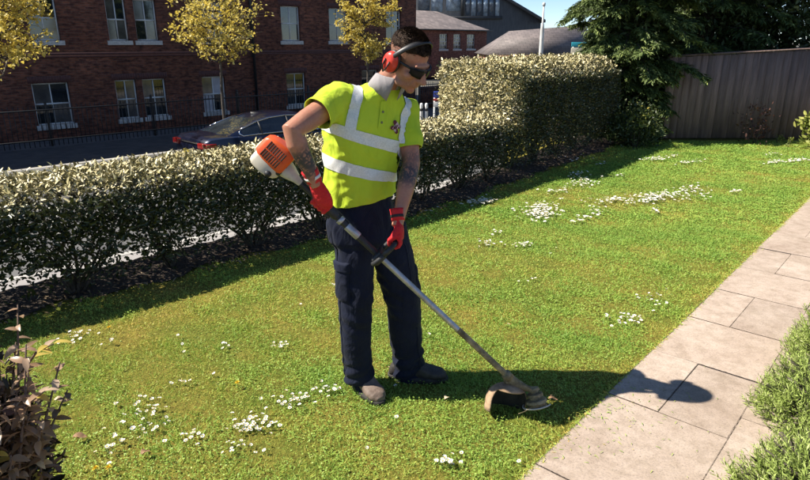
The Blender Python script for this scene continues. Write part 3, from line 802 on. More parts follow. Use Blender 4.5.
x1_, z1_ = L3(463, -12); m_.box(x1_ - .2, x1_ + .2, -0.34, -0.14, z0_ + .12, z1_); m_.build('mullion', M_MULL, b3)

# slate roofed shed on the right of it
Y4 = 46.0
b4 = tag(empty('slate_shed', (0, Y4, -1.3)), 'low building with a broad sunlit slate roof behind the lamp post', 'building')
L4 = lambda px, py: (at(px, py, Y4).x, at(px, py, Y4).z + 1.3)
x0_, z0_ = L4(488, 55); x1_, z1_ = L4(509, 31); x2_, z2_ = L4(585, 25); x3_, z3_ = L4(600, 55)
wl = MB(); wl.box(x0_ + .2, x3_ - .2, 0.3, 9, 0.0, z0_ - 0.02); wl.build('wall', M_BRICK2, b4)
rf = MB(); d_ = 4.5; zz = lambda z: z + (z - 2.96) * (d_ / Y4)
rf.add([(x0_, 0, z0_), (x3_, 0, z3_), (x2_ * (1 + d_ / Y4), d_, zz(z2_)), (x1_ * (1 + d_ / Y4), d_, zz(z1_)), (x3_, 9.3, z3_), (x0_, 9.3, z0_)], [(0, 1, 2, 3), (3, 2, 4, 5), (0, 3, 5), (1, 4, 2), (0, 5, 4, 1)])
rf.build('roof', M_SLATE, b4)

# ================================================================== STREET FURNITURE
LP = tag(empty('lamp_post', (at(541, 50, 24).x, 24.0, -1.33)), 'slim pale grey lamp post rising behind the tall hedge', 'lamp post')
top = at(541, 3, 24).z + 1.33
M_GALV = simple('galvanised_steel', (0.5, 0.5, 0.48), (0.62, 0.62, 0.6), 5, 0.5, 0.1)
p = MB(); p.lathe([(.11, 0), (.11, 1.2), (.085, 1.25), (.075, 3.4), (.055, top - .75), (.04, top - .7), (.032, top - .1)], n=12); p.build('pole', M_GALV, LP, smooth=True)
p = MB(); p.lathe([(.03, top - .12), (.06, top - .08), (.06, top), (.02, top + .03)], n=12); p.build('cap', M_GALV, LP)
p = MB(); p.box(-.05, .05, -.125, -.105, .55, .95, .004); p.build('service_door', M_GALV, LP)

def board(name, label, px0, px1, py0, py1, Y, mats, rows, foot):
    e_ = tag(empty(name, (at((px0 + px1) / 2, py1, Y).x, Y, foot)), label, 'sign')
    a_, b_ = at(px0, py0, Y), at(px1, py1, Y); w = b_.x - a_.x; zt, zb_ = a_.z - foot, b_.z - foot
    n = len(rows)
    for i, (f0, f1, mt) in enumerate(rows):
        p = MB(); p.box(-w / 2, w / 2, -.03 - .0 * i, .0, zt + (zb_ - zt) * f1 + .004, zt + (zb_ - zt) * f0 - .004, .004); p.build('panel', mt, e_)
    for sx in (-.36, .36):
        p = MB(); p.tube([(w * sx, .03, 0), (w * sx, .03, zt - .02)], .025, 8); p.build('post', M_GALV, e_)
    return e_
M_BLUE = simple('sign_blue', (0.03, 0.055, 0.30), (0.04, 0.07, 0.36), 5, 0.45)
M_RED = simple('sign_red', (0.45, 0.04, 0.03), (0.52, 0.06, 0.05), 5, 0.45)
M_SWHITE = simple('sign_white', (0.7, 0.68, 0.64), (0.78, 0.76, 0.72), 5, 0.5)
M_TURQ = simple('sign_turquoise', (0.03, 0.36, 0.48), (0.05, 0.42, 0.52), 5, 0.45)
M_CREAM = simple('sign_cream', (0.66, 0.60, 0.46), (0.74, 0.68, 0.54), 5, 0.6)
board('street_sign', 'small blue and red sign at the end of the tall hedge', 433.5, 441, 91, 107, 15.5, None, [(0, .42, M_BLUE), (.46, .62, M_RED), (.66, 1, M_SWHITE)], -1.2)
board('sign_board', 'turquoise and cream board beside the conifer above the tall hedge', 571, 585, 42, 58, 22, None, [(0, .3, M_TURQ), (.34, 1, M_CREAM)], -1.33)
for i, (px, lab) in enumerate(((421.5, 'white bollard nearest the man\'s shoulder by the far kerb'), (426.5, 'white bollard nearest the blue sign by the far kerb'))):
    tp = at(px, 103, 17.5)
    e_ = tag(empty('bollard', (tp.x, 17.5, -1.2)), lab, 'bollard', 'white bollards behind the hedge')
    h = tp.z + 1.2
    p = MB(); p.lathe([(.045, 0), (.045, h - .06), (.04, h - .02), (.02, h)], n=12); p.build('shaft', M_SWHITE, e_, smooth=False)
    p = MB(); p.lathe([(.047, h - .22), (.047, h - .14)], n=12); p.build('band', M_BLACK, e_)

# ================================================================== PARKED CAR
M_CARP, nt, p = new_mat('dark_blue_car_paint')
p.inputs['Base Color'].default_value = (0.012, 0.022, 0.075, 1); p.inputs['Metallic'].default_value = 0.35; p.inputs['Roughness'].default_value = 0.32
p.inputs['Coat Weight'].default_value = 1.0; p.inputs['Coat Roughness'].default_value = 0.04
nt.links.new(ramp(nt, noise_n(nt, coord(nt), 3, 4), [(0.3, (0.005, 0.008, 0.026)), (0.7, (0.008, 0.013, 0.038))]).outputs[0], p.inputs['Base Color'])
M_CGL = mat_glass('car_glass', (0.012, 0.016, 0.02), 0.03)
M_CHROME = simple('chrome', (0.72, 0.72, 0.72), (0.8, 0.8, 0.8), 5, 0.15, metallic=1.0)
M_TAIL = simple('tail_light_red', (0.16, 0.008, 0.008), (0.24, 0.015, 0.012), 20, 0.15)
M_TYRE = simple('tyre_rubber', (0.015, 0.015, 0.015), (0.03, 0.03, 0.03), 30, 0.85, 0.3)
M_RIM = simple('alloy_rim', (0.4, 0.4, 0.42), (0.5, 0.5, 0.5), 10, 0.35, metallic=0.8)
M_PLAST = simple('black_plastic', (0.014, 0.014, 0.015), (0.03, 0.03, 0.03), 30, 0.55, 0.15)
rear = face(164, 140, 8.0)
car = tag(empty('parked_car', S(4.15, 8.9, -1.33), SROT), 'dark blue saloon car parked in the street behind the low hedge', 'car')
car.scale = (.95, .95, .95)
# lower body: stations (x, half width, bottom z, shoulder z, deck z)
st_ = [(0.0, .70, .42, .62, .80), (.06, .80, .34, .70, .96), (.18, .86, .30, .78, 1.03), (.6, .91, .24, .86, 1.05), (1.2, .925, .22, .90, 1.03), (2.2, .93, .22, .90, .99), (3.1, .93, .22, .88, .97), (3.7, .925, .22, .84, .94), (4.2, .90, .24, .76, .84), (4.6, .83, .28, .62, .72), (4.8, .70, .34, .52, .60), (4.86, .55, .40, .48, .54)]
rings = []
for x, w, zb_, zs_, zd in st_:
    half = [(w * .55, zb_), (w * .92, zb_ + .04), (w * .985, zb_ + .2), (w, zs_ - .12), (w * .985, zs_), (w * .93, zd - .035), (w * .86, zd - .008), (w * .4, zd + .012)]
    ring = [Vector((x, -a_, z)) for a_, z in half] + [Vector((x, a_, z)) for a_, z in half[::-1]]
    rings.append(ring)
b = MB(); b.rings(rings); o = b.build('body', M_CARP, car); normals_out(o); smooth_angle(o, 38)
# cabin: stations (x, belt half width, belt z, roof half width, roof z)
cab = [(.62, .80, 1.035, .72, 1.04), (1.0, .82, 1.03, .66, 1.19), (1.45, .83, 1.02, .61, 1.345), (1.85, .835, 1.01, .585, 1.42), (2.35, .84, 1.0, .585, 1.445), (2.85, .84, .99, .59, 1.405), (3.25, .83, .98, .61, 1.26), (3.72, .80, .955, .68, .965)]
def cring(c_):
    x, wb, zb_, wr, zr__ = c_
    half = [(wb, zb_ - .03), (wb + (wr - wb) * .5 + .012, (zb_ + zr__) / 2), (wr + .012, zr__ - .035 * min(1, (zr__ - zb_) * 4)), (wr * .85, zr__ - .006), (wr * .4, zr__ + .014)]
    return [Vector((x, -a_, z)) for a_, z in half] + [Vector((x, a_, z)) for a_, z in half[::-1]]
cr = [cring(c_) for c_ in cab]
cat = {'roof': MB(), 'rear_window': MB(), 'windscreen': MB(), 'pillar': MB(), 'pillar2': MB(), 'pillar3': MB(), 'pillar4': MB(), 'side_window': MB(), 'side_window2': MB()}
for i in range(len(cr) - 1):
    for j in range(9):
        q = [cr[i][j], cr[i][j + 1], cr[i + 1][j + 1], cr[i + 1][j]]
        if 3 <= j <= 5: key = 'rear_window' if i < 2 else 'windscreen' if i >= 5 else 'roof'
        elif j in (2, 6): key = 'roof'
        else: key = 'pillar' + ('' if i == 0 and j < 4 else '2' if i == 0 else '3' if j < 4 else '4') if i in (0, 6) else ('side_window' if j < 4 else 'side_window2')
        cat[key].add(q, [(0, 3, 2, 1)])
for key, mt in (('roof', M_CARP), ('rear_window', M_CGL), ('windscreen', M_CGL), ('pillar', M_CARP), ('pillar2', M_CARP), ('pillar3', M_CARP), ('pillar4', M_CARP), ('side_window', M_CGL), ('side_window2', M_CGL)):
    o = cat[key].build(key.rstrip('234'), mt, car)
    bm = bmesh.new(); bm.from_mesh(o.data); bmesh.ops.remove_doubles(bm, verts=bm.verts[:], dist=1e-4); bmesh.ops.recalc_face_normals(bm, faces=bm.faces[:]); bm.to_mesh(o.data); bm.free()
    for f_ in o.data.polygons: f_.use_smooth = True
def cab_pt(f, lvl, sgn):
    """point on the cabin side at station f (float), level 0 belt .. 1 window top"""
    i = min(int(f), len(cr) - 2); w = f - i
    A = cr[i][0].lerp(cr[i + 1][0], w); B = cr[i][1].lerp(cr[i + 1][1], w); D = cr[i][2].lerp(cr[i + 1][2], w)
    p = A.lerp(B, lvl * 2) if lvl < .5 else B.lerp(D, lvl * 2 - 1)
    p = p.copy(); p.y = sgn * (abs(p.y) + .008); return p
for sg in (-1, 1):
    top_l = [cab_pt(f, .97, sg) for f in np.linspace(1.0, 5.9, 16)]; bot = [cab_pt(f, .10, sg) for f in np.linspace(6.0, 1.0, 14)]
    rear_c = [cab_pt(.86, .28, sg), cab_pt(.8, .45, sg), cab_pt(.84, .68, sg)]
    ch = MB(); ch.tube(top_l + [cab_pt(6.1, .5, sg)] + bot + rear_c + [top_l[0]], .017, 6); ch.build('window_trim', M_CHROME, car, smooth=True)
    for f in (2.15, 3.95):
        pl = MB(); pl.tube([cab_pt(f, .08, sg), cab_pt(f, .5, sg), cab_pt(f, .98, sg)], .022, 6); pl.build('door_pillar', M_PLAST, car)
    lm = MB(); lm.box(-.035, .1, sg * .50 if sg > 0 else -.80, sg * .80 if sg > 0 else -.50, .80, .93, .02)
    lm.box(.02, .28, .70 if sg > 0 else -.875, .875 if sg > 0 else -.70, .79, .92, .02); lm.build('tail_light', M_TAIL, car)
    hl_ = MB(); hl_.box(4.5, 4.74, .5 if sg > 0 else -.78, .78 if sg > 0 else -.5, .58, .68, .02); hl_.build('headlight', M_CHROME, car)
    mr = MB(); mr.ell((3.15, sg * 1.0, 1.02), (.07, .11, .07), n=12, k=8); mr.build('mirror', M_CARP, car, smooth=True)
    for x in (2.0, 3.1):
        h = MB(); h.box(x - .12, x + .1, sg * .925 if sg > 0 else -.955, sg * .955 if sg > 0 else -.925, .84, .87, .008); h.build('door_handle', M_CHROME, car)
    for x in (.98, 3.95):
        R90 = Matrix.Translation((x, sg * .80, .34)) @ Matrix.Rotation(math.pi / 2, 4, 'X')
        w = MB(); w.lathe([(.2, -.11), (.32, -.115), (.34, -.08), (.34, .08), (.32, .115), (.2, .11)], R90, 24); wh = w.build('wheel', M_TYRE, car, smooth=True)
        w = MB(); w.lathe([(.02, -.119), (.2, -.117), (.21, .117), (.02, .119)], R90, 20); w.build('rim', M_RIM, wh)
pl = MB(); pl.box(-.03, .03, -.26, .26, .60, .71, .004); pl.build('number_plate', simple('plate_yellow', (0.65, 0.5, 0.06), (0.7, 0.55, 0.08), 10, 0.5), car)
bp = MB(); bp.box(-.07, .25, -.78, .78, .36, .56, .04); bp.build('rear_bumper', M_CARP, car)
tb_ = MB(); tb_.box(-.02, .03, -.48, .48, .90, .925, .006); tb_.build('boot_trim', M_CHROME, car)
fn = MB(); fn.add([(1.72, -.02, 1.41), (1.72, .02, 1.41), (1.95, .02, 1.435), (1.95, -.02, 1.435), (1.70, 0, 1.475), (1.80, 0, 1.47)], [(0, 1, 4), (1, 2, 5, 4), (2, 3, 5), (3, 0, 4, 5)]); fn.build('aerial', M_PLAST, car)

# ================================================================== TREES AND PLANTS
M_BARK = simple('tree_bark', (0.045, 0.036, 0.028), (0.11, 0.09, 0.07), 14, 0.9, 0.8, 40, bdist=0.02, stretch=(1, 1, 0.25))
# ---- young street trees with yellow-green spring leaves
M_SPRING = leaf_mat('spring_leaf', [(0.0, (0.34, 0.29, 0.06)), (0.4, (0.60, 0.50, 0.12)), (0.8, (0.78, 0.66, 0.21)), (1.0, (0.86, 0.78, 0.36))], 0.5, 0.45, 0.3, tint=(1.0, 0.92, 0.6))
def street_tree(label, base, height, crown_r, crown_h, seed, leaves=5200, lean=(0, 0)):
    R = random.Random(seed); g = np.random.default_rng(seed)
    t = tag(empty('street_tree', base), label, 'tree', 'young trees along the far pavement')
    tr = MB(); ch = height - crown_h
    trunk = [Vector((lean[0] * (z / height) + .05 * math.sin(z * 1.7 + seed), lean[1] * (z / height) + .05 * math.sin(z * 1.3 + 2 * seed), z)) for z in np.linspace(-.1, height * .9, 10)]
    tr.tube(trunk, [.058 * (1 - .72 * i / 9) for i in range(10)], 9)
    tips = []
    for i in range(26):
        f = R.uniform(.38, .95); z0 = ch * .82 + (height * .9 - ch * .82) * (f - .38) / .57
        k = min(8, int(z0 / (height * .9) * 9)); p0 = trunk[k].lerp(trunk[k + 1], 0.5)
        a = i * 2.4 + R.uniform(-.4, .4); rr = crown_r * (1.05 - .45 * abs((z0 - ch) / crown_h - .35)) * R.uniform(.6, 1.05)
        end = p0 + Vector((math.cos(a) * rr, math.sin(a) * rr, R.uniform(.15, .55) * crown_h * .6))
        m1 = p0.lerp(end, .4) + Vector((0, 0, -.05)); m2 = p0.lerp(end, .75) + Vector((R.uniform(-.1, .1), R.uniform(-.1, .1), .05))
        tr.tube([p0, m1, m2, end], [.026, .018, .011, .004], 5)
        for q in (m1, m2, end, p0.lerp(end, .55), p0.lerp(end, .88)): 
            tips.append(q)
            for _ in range(2):
                e2 = q + Vector((R.uniform(-1, 1), R.uniform(-1, 1), R.uniform(-.5, .9))) * .28 * crown_r
                tr.tube([q, e2], [.007, .002], 4); tips.append(e2)
    tr.build('trunk', M_BARK, t, smooth=True)
    T = np.array([tuple(v) for v in tips]); wts = g.random(len(T)) ** 5; wts /= wts.sum()
    idx = g.choice(len(T), leaves, p=wts)
    P = T[idx] + g.normal(0, 1, (leaves, 3)) * np.array([.085, .085, .055]) * crown_r
    D = unit(g.normal(0, 1, (leaves, 3)) + np.array([0, 0, -.25])); U = unit(g.normal(0, .6, (leaves, 3)) + np.array([0, 0, 1]))
    L = g.uniform(.05, .105, leaves); r = np.clip(g.normal(.5, .25, leaves), 0, 1)
    V, F, Rr = leaf_cloud(P, D, U, L, L * .72, .3, .2, '6', r)
    link('crown', mesh_np('crown', V, F, Rr), M_SPRING, t)
    return t
def tree_at(px, pbase_y, t_):
    s_, z = face(px, pbase_y, t_); p = S(s_, t_, -1.2); return p
pT = tree_at(221, 60, 11.9); h_ = face(215, -14, 11.9)[1] + 1.2
street_tree('yellow leaved street tree in the middle, above the parked car', pT, h_, 1.25, 1.6, 3, 3000, (-.1, 0))
pT = tree_at(366, 50, 12.4); h_ = face(366, -14, 12.4)[1] + 1.2
street_tree('yellow leaved street tree nearest the man\'s head', pT, h_, 0.92, 1.95, 5, 3600)
pT = tree_at(-34, 60, 11.8); h_ = face(8, -44, 11.8)[1] + 1.2
street_tree('yellow leaved street tree at the left edge of the picture', pT, h_, 1.3, 2.0, 9, 4000, (.85, .35))

# ---- closeboard fence at the end of the lawn
M_FENCE, nt, p = new_mat('weathered_fence_board')
v = coord(nt); oi = nt.nodes.new('ShaderNodeObjectInfo')
n1 = noise_n(nt, mapping(nt, v, (9, 9, 0.7)), 3.0, 6, 0.65)
c1 = ramp(nt, n1, [(0.3, (0.13, 0.09, 0.072)), (0.7, (0.28, 0.20, 0.165))]).outputs[0]
c2 = ramp(nt, oi.outputs['Random'], [(0, (0.72, 0.70, 0.72)), (1, (1.12, 1.06, 1.05))]).outputs[0]
nt.links.new(mixc(nt, 1.0, c1, c2, 'MULTIPLY'), p.inputs['Base Color']); p.inputs['Roughness'].default_value = 0.9
nt.links.new(bump_n(nt, n1, 0.6, 0.01), p.inputs['Normal'])
YF = 10.95
fx0, fx1 = 4.55, 11.5
fence = tag(empty('board_fence', (fx0, YF, 0)), 'tall weathered grey brown board fence at the end of the lawn', 'fence')
def ftop(x): return 1.43 + (x - 4.9) * 0.052
i = 0; x = fx0
while x < fx1:
    w = 0.135 + random.uniform(-.008, .008)
    z1 = ftop(x) + random.uniform(-.006, .006)
    b = MB(); yo = random.uniform(-.004, .004)
    b.add([(x - fx0 - .008, -.012 + yo, .03), (x - fx0 + w, -.026 + yo, .03), (x - fx0 + w, -.004 + yo, .03), (x - fx0 - .008, -.002 + yo, .03),
           (x - fx0 - .008, -.012 + yo, z1), (x - fx0 + w, -.026 + yo, z1), (x - fx0 + w, -.004 + yo, z1), (x - fx0 - .008, -.002 + yo, z1)],
          [(0, 1, 5, 4), (1, 2, 6, 5), (2, 3, 7, 6), (3, 0, 4, 7), (4, 5, 6, 7), (3, 2, 1, 0)])
    b.build('board', M_FENCE, fence); x += w - .004
for z in (0.3, 1.15):
    b = MB(); b.box(0, fx1 - fx0, .01, .07, z, z + .08); b.build('rail', M_FENCE, fence)
for k in range(4):
    x = k * 2.2 + .05; b = MB(); b.box(x, x + .1, .075, .175, -.1, 1.46 + x * .05); b.build('post', M_FENCE, fence)
cpb = MB(); cpb.add([(-.02, -.045, 1.432 - .018), (fx1 - fx0, -.045, ftop(fx1) + .012), (fx1 - fx0, .03, ftop(fx1) + .012), (-.02, .03, 1.432 - .018), (-.02, -.045, 1.458 - .018), (fx1 - fx0, -.045, ftop(fx1) + .038), (fx1 - fx0, .03, ftop(fx1) + .045), (-.02, .03, 1.465 - .018)],
                    [(0, 1, 5, 4), (1, 2, 6, 5), (2, 3, 7, 6), (3, 0, 4, 7), (4, 5, 6, 7), (3, 2, 1, 0)])
cpb.build('capping', M_FENCE, fence)

# ---- conifer: drooping branches carrying flat sprays
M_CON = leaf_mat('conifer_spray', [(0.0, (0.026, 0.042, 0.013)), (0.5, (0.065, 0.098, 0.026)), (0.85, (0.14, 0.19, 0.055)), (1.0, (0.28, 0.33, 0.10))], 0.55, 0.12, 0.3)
def conifer(name, label, base, height, rad, nb, seed, density=1.0, spray=0.10, group=None, low=0.12):
    R = random.Random(seed); g = np.random.default_rng(seed)
    t = tag(empty(name, base), label, 'tree', group)
    tr = MB(); tr.tube([(0, 0, -.1), (.02, 0, height * .3), (-.03, .02, height * .65), (0, 0, height)], [.17, .13, .08, .015], 9); wood = MB()
    P, D, U, Lr, Rr = [], [], [], [], []
    for i in range(nb):
        f = (i + R.random()) / nb; z0 = low + f ** .9 * (height - low - .1)
        a = i * 2.39996 + R.uniform(-.5, .5)
        ln = rad * (1.08 - f) ** .62 * R.uniform(.65, 1.12) * (.72 if f < .14 else 1) + .12
        dx, dy = math.cos(a), math.sin(a)
        droop = R.uniform(.2, .45); rise = R.uniform(.1, .4)
        pts = []
        for q in range(8):
            u = q / 7; pts.append(Vector((dx * ln * u, dy * ln * u, z0 + rise * ln * u - droop * ln * u * u * 1.3)))
        tr.tube(pts[::2] + [pts[-1]], [.022, .015, .01, .006, .002], 5)
        ns = int(ln * 30 * density) + 8
        for q in range(ns):
            u = R.uniform(.28, 1.0) ** .8; k = min(6, int(u * 7)); p = pts[k].lerp(pts[k + 1], u * 7 - k)
            side = R.choice((-1, 1)); sl = R.uniform(.12, .34) * (1.15 - .5 * u)
            ang = a + side * R.uniform(.45, 1.15); dn = R.uniform(-.75, -.05)
            d = Vector((math.cos(ang), math.sin(ang), dn)).normalized()
            m = R.randint(9, 13); br = min(1, max(0, R.gauss(.42, .22) + .3 * (u - .6)))
            for w in range(m):
                s_ = (w + .5) / m; c = p + d * (sl * s_) + Vector((0, 0, -.10 * sl * s_ * s_))
                sd = (-1) ** w
                d2 = (d + Vector((-math.sin(ang), math.cos(ang), -.3)) * sd * .7 + Vector((R.gauss(0, .2), R.gauss(0, .2), R.gauss(0, .2)))).normalized()
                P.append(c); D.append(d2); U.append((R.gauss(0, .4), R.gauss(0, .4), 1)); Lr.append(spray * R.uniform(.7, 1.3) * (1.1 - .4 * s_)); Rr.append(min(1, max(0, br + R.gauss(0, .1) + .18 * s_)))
    tr.build('trunk', M_BARK, t, smooth=True)
    P = np.array([tuple(v) for v in P]); D = np.array([tuple(v) for v in D]); U = np.array(U); L = np.array(Lr)
    V, F, Q = leaf_cloud(P, D, U, L, L * .30, .2, .35, '6', np.array(Rr))
    link('crown', mesh_np('crown', V, F, Q), M_CON, t)
    n = 16000; f = g.random(n) ** 1.2; zz_ = low * .5 + f * (height - .4); rr = rad * (1.05 - f) ** .62 * np.sqrt(g.random(n)) * .72; a_ = g.random(n) * 6.283
    P = np.stack([rr * np.cos(a_), rr * np.sin(a_), zz_], 1); L = g.uniform(.08, .16, n)
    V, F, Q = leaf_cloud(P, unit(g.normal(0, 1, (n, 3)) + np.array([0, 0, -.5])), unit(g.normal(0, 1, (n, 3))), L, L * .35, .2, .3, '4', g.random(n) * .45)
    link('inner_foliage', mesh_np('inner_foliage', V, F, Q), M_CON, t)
    return t
conifer('conifer_tree', 'large dark conifer with drooping sprays at the left end of the board fence', (4.0, 11.4, 0), 7.4, 1.12, 330, 21, 1.9, .08)
conifer('conifer_tree', 'dark conifer rising behind the left part of the board fence', (6.1, 13.1, 0), 7.0, 1.6, 200, 22, 1.3, 0.11)

# ---- broad dark trees over the fence
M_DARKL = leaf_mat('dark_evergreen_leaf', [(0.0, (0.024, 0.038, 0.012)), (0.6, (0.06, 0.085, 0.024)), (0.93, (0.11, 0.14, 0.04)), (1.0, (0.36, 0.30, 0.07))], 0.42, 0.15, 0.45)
def bushy(name, label, cat_, base, ctr, rad, n, mat, L0, seed, clumps=40, trunk=None, group=None, wf=.5, up=.4, stems=5, rmean=.5, shell=.75, crownname='crown', stemname='trunk', sigma=.3):
    R = random.Random(seed); g = np.random.default_rng(seed)
    t = tag(empty(name, base), label, cat_, group)
    tr = MB(); cl = []
    for i in range(clumps):
        d = Vector((R.gauss(0, 1), R.gauss(0, 1), R.gauss(0, 1))).normalized() * R.uniform(shell, 1.0)
        cl.append(Vector((ctr[0] + d.x * rad[0], ctr[1] + d.y * rad[1], max(.06, ctr[2] + d.z * rad[2]))))
    if trunk:
        tr.tube([(0, 0, -.1), (ctr[0] * .4, ctr[1] * .4, ctr[2] * .5), (ctr[0], ctr[1], ctr[2] + rad[2] * .6)], [trunk, trunk * .75, trunk * .25], 9)
    for c in R.sample(cl, min(len(cl), stems)):
        b0 = Vector((ctr[0] * .4, ctr[1] * .4, ctr[2] * .45)) if trunk else Vector((R.uniform(-.06, .06), R.uniform(-.06, .06), -.03))
        tr.tube([b0, b0.lerp(c, .5) + Vector((0, 0, .04 * rad[2])), c], [(trunk or .02) * .4, (trunk or .02) * .25, .003], 6)
    tr.build(stemname, M_BARK, t, smooth=True)
    Cn = np.array([tuple(v) for v in cl]); idx = g.integers(0, len(Cn), n); br = g.normal(0, .12, len(Cn))
    P = Cn[idx] + g.normal(0, 1, (n, 3)) * np.array(rad) * sigma; P[:, 2] = np.maximum(P[:, 2], .02)
    Dn = unit(P - np.array(ctr)); D = unit(Dn * .7 + g.normal(0, .7, (n, 3)) + np.array([0, 0, up])); U = unit(Dn * .6 + g.normal(0, .6, (n, 3)) + np.array([0, 0, .6]))
    L = L0 * g.uniform(.6, 1.3, n)
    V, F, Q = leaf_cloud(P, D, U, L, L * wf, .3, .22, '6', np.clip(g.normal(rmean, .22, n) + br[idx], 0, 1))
    link(crownname, mesh_np(crownname, V, F, Q), mat, t)
    return t
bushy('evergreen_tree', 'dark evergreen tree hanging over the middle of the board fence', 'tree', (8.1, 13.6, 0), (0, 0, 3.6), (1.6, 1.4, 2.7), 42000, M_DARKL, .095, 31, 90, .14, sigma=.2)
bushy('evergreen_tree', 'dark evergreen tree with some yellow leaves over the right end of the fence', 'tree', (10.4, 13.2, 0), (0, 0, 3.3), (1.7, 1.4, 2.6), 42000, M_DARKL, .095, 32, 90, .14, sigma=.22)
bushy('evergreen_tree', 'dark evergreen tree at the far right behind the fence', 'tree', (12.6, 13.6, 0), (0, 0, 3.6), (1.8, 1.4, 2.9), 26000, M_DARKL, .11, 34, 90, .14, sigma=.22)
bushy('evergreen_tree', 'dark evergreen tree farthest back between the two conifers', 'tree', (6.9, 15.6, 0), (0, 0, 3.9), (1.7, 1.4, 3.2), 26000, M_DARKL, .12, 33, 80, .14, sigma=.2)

# ---- shrubs at the foot of the fence
M_YG = leaf_mat('bright_green_leaf', [(0.0, (0.09, 0.13, 0.025)), (0.5, (0.22, 0.27, 0.05)), (1.0, (0.46, 0.46, 0.13))], 0.4, 0.35, 0.4)
M_REDL = leaf_mat('red_brown_leaf', [(0.0, (0.05, 0.03, 0.02)), (0.5, (0.08, 0.035, 0.025)), (1.0, (0.22, 0.09, 0.06))], 0.5, 0.2, 0.4)
g0 = gr(622, 148)
bushy('low_shrub', 'low dark green shrub with a sunlit yellow tip between the tall hedge and the conifer', 'shrub', (3.72, 10.25, 0), (0, 0, .33), (.42, .36, .3), 4200, M_DARKL, .05, 41, 40)
g0 = at(637, 119, 10.0)
bushy('sunlit_shrub', 'small bright yellow green shrub catching the sun beneath the conifer', 'shrub', (g0.x, 10.0, 0), (0, 0, g0.z), (.13, .12, .10), 260, M_YG, .05, 42, 12, rmean=.75)
g0 = gr(742, 141)
bushy('red_shrub', 'small shrub with red brown leaves at the foot of the fence', 'shrub', (g0.x, 10.45, 0), (0, 0, .36), (.26, .16, .26), 230, M_REDL, .055, 43, 20, rmean=.55, sigma=.25)
bushy('leafy_shrub', 'bright green leafy shrub at the right edge in front of the fence', 'shrub', (6.72, 9.85, 0), (.1, 0, .36), (.3, .26, .30), 900, M_YG, .095, 44, 26, rmean=.62)
for i, (px, py, lab) in enumerate(((778, 139, 'small pale weed under the fence, left of the bright shrub'), (788, 143, 'tiny pale weed nearest the bright shrub by the fence'))):
    g0 = gr(px, py + 4)
    bushy('weed', lab, 'plant', (g0.x, g0.y, 0), (0, 0, .08), (.05, .05, .07), 40, M_YG, .035, 45 + i, 6, group='weeds under the fence', stems=3, crownname='leaves', stemname='stalk')

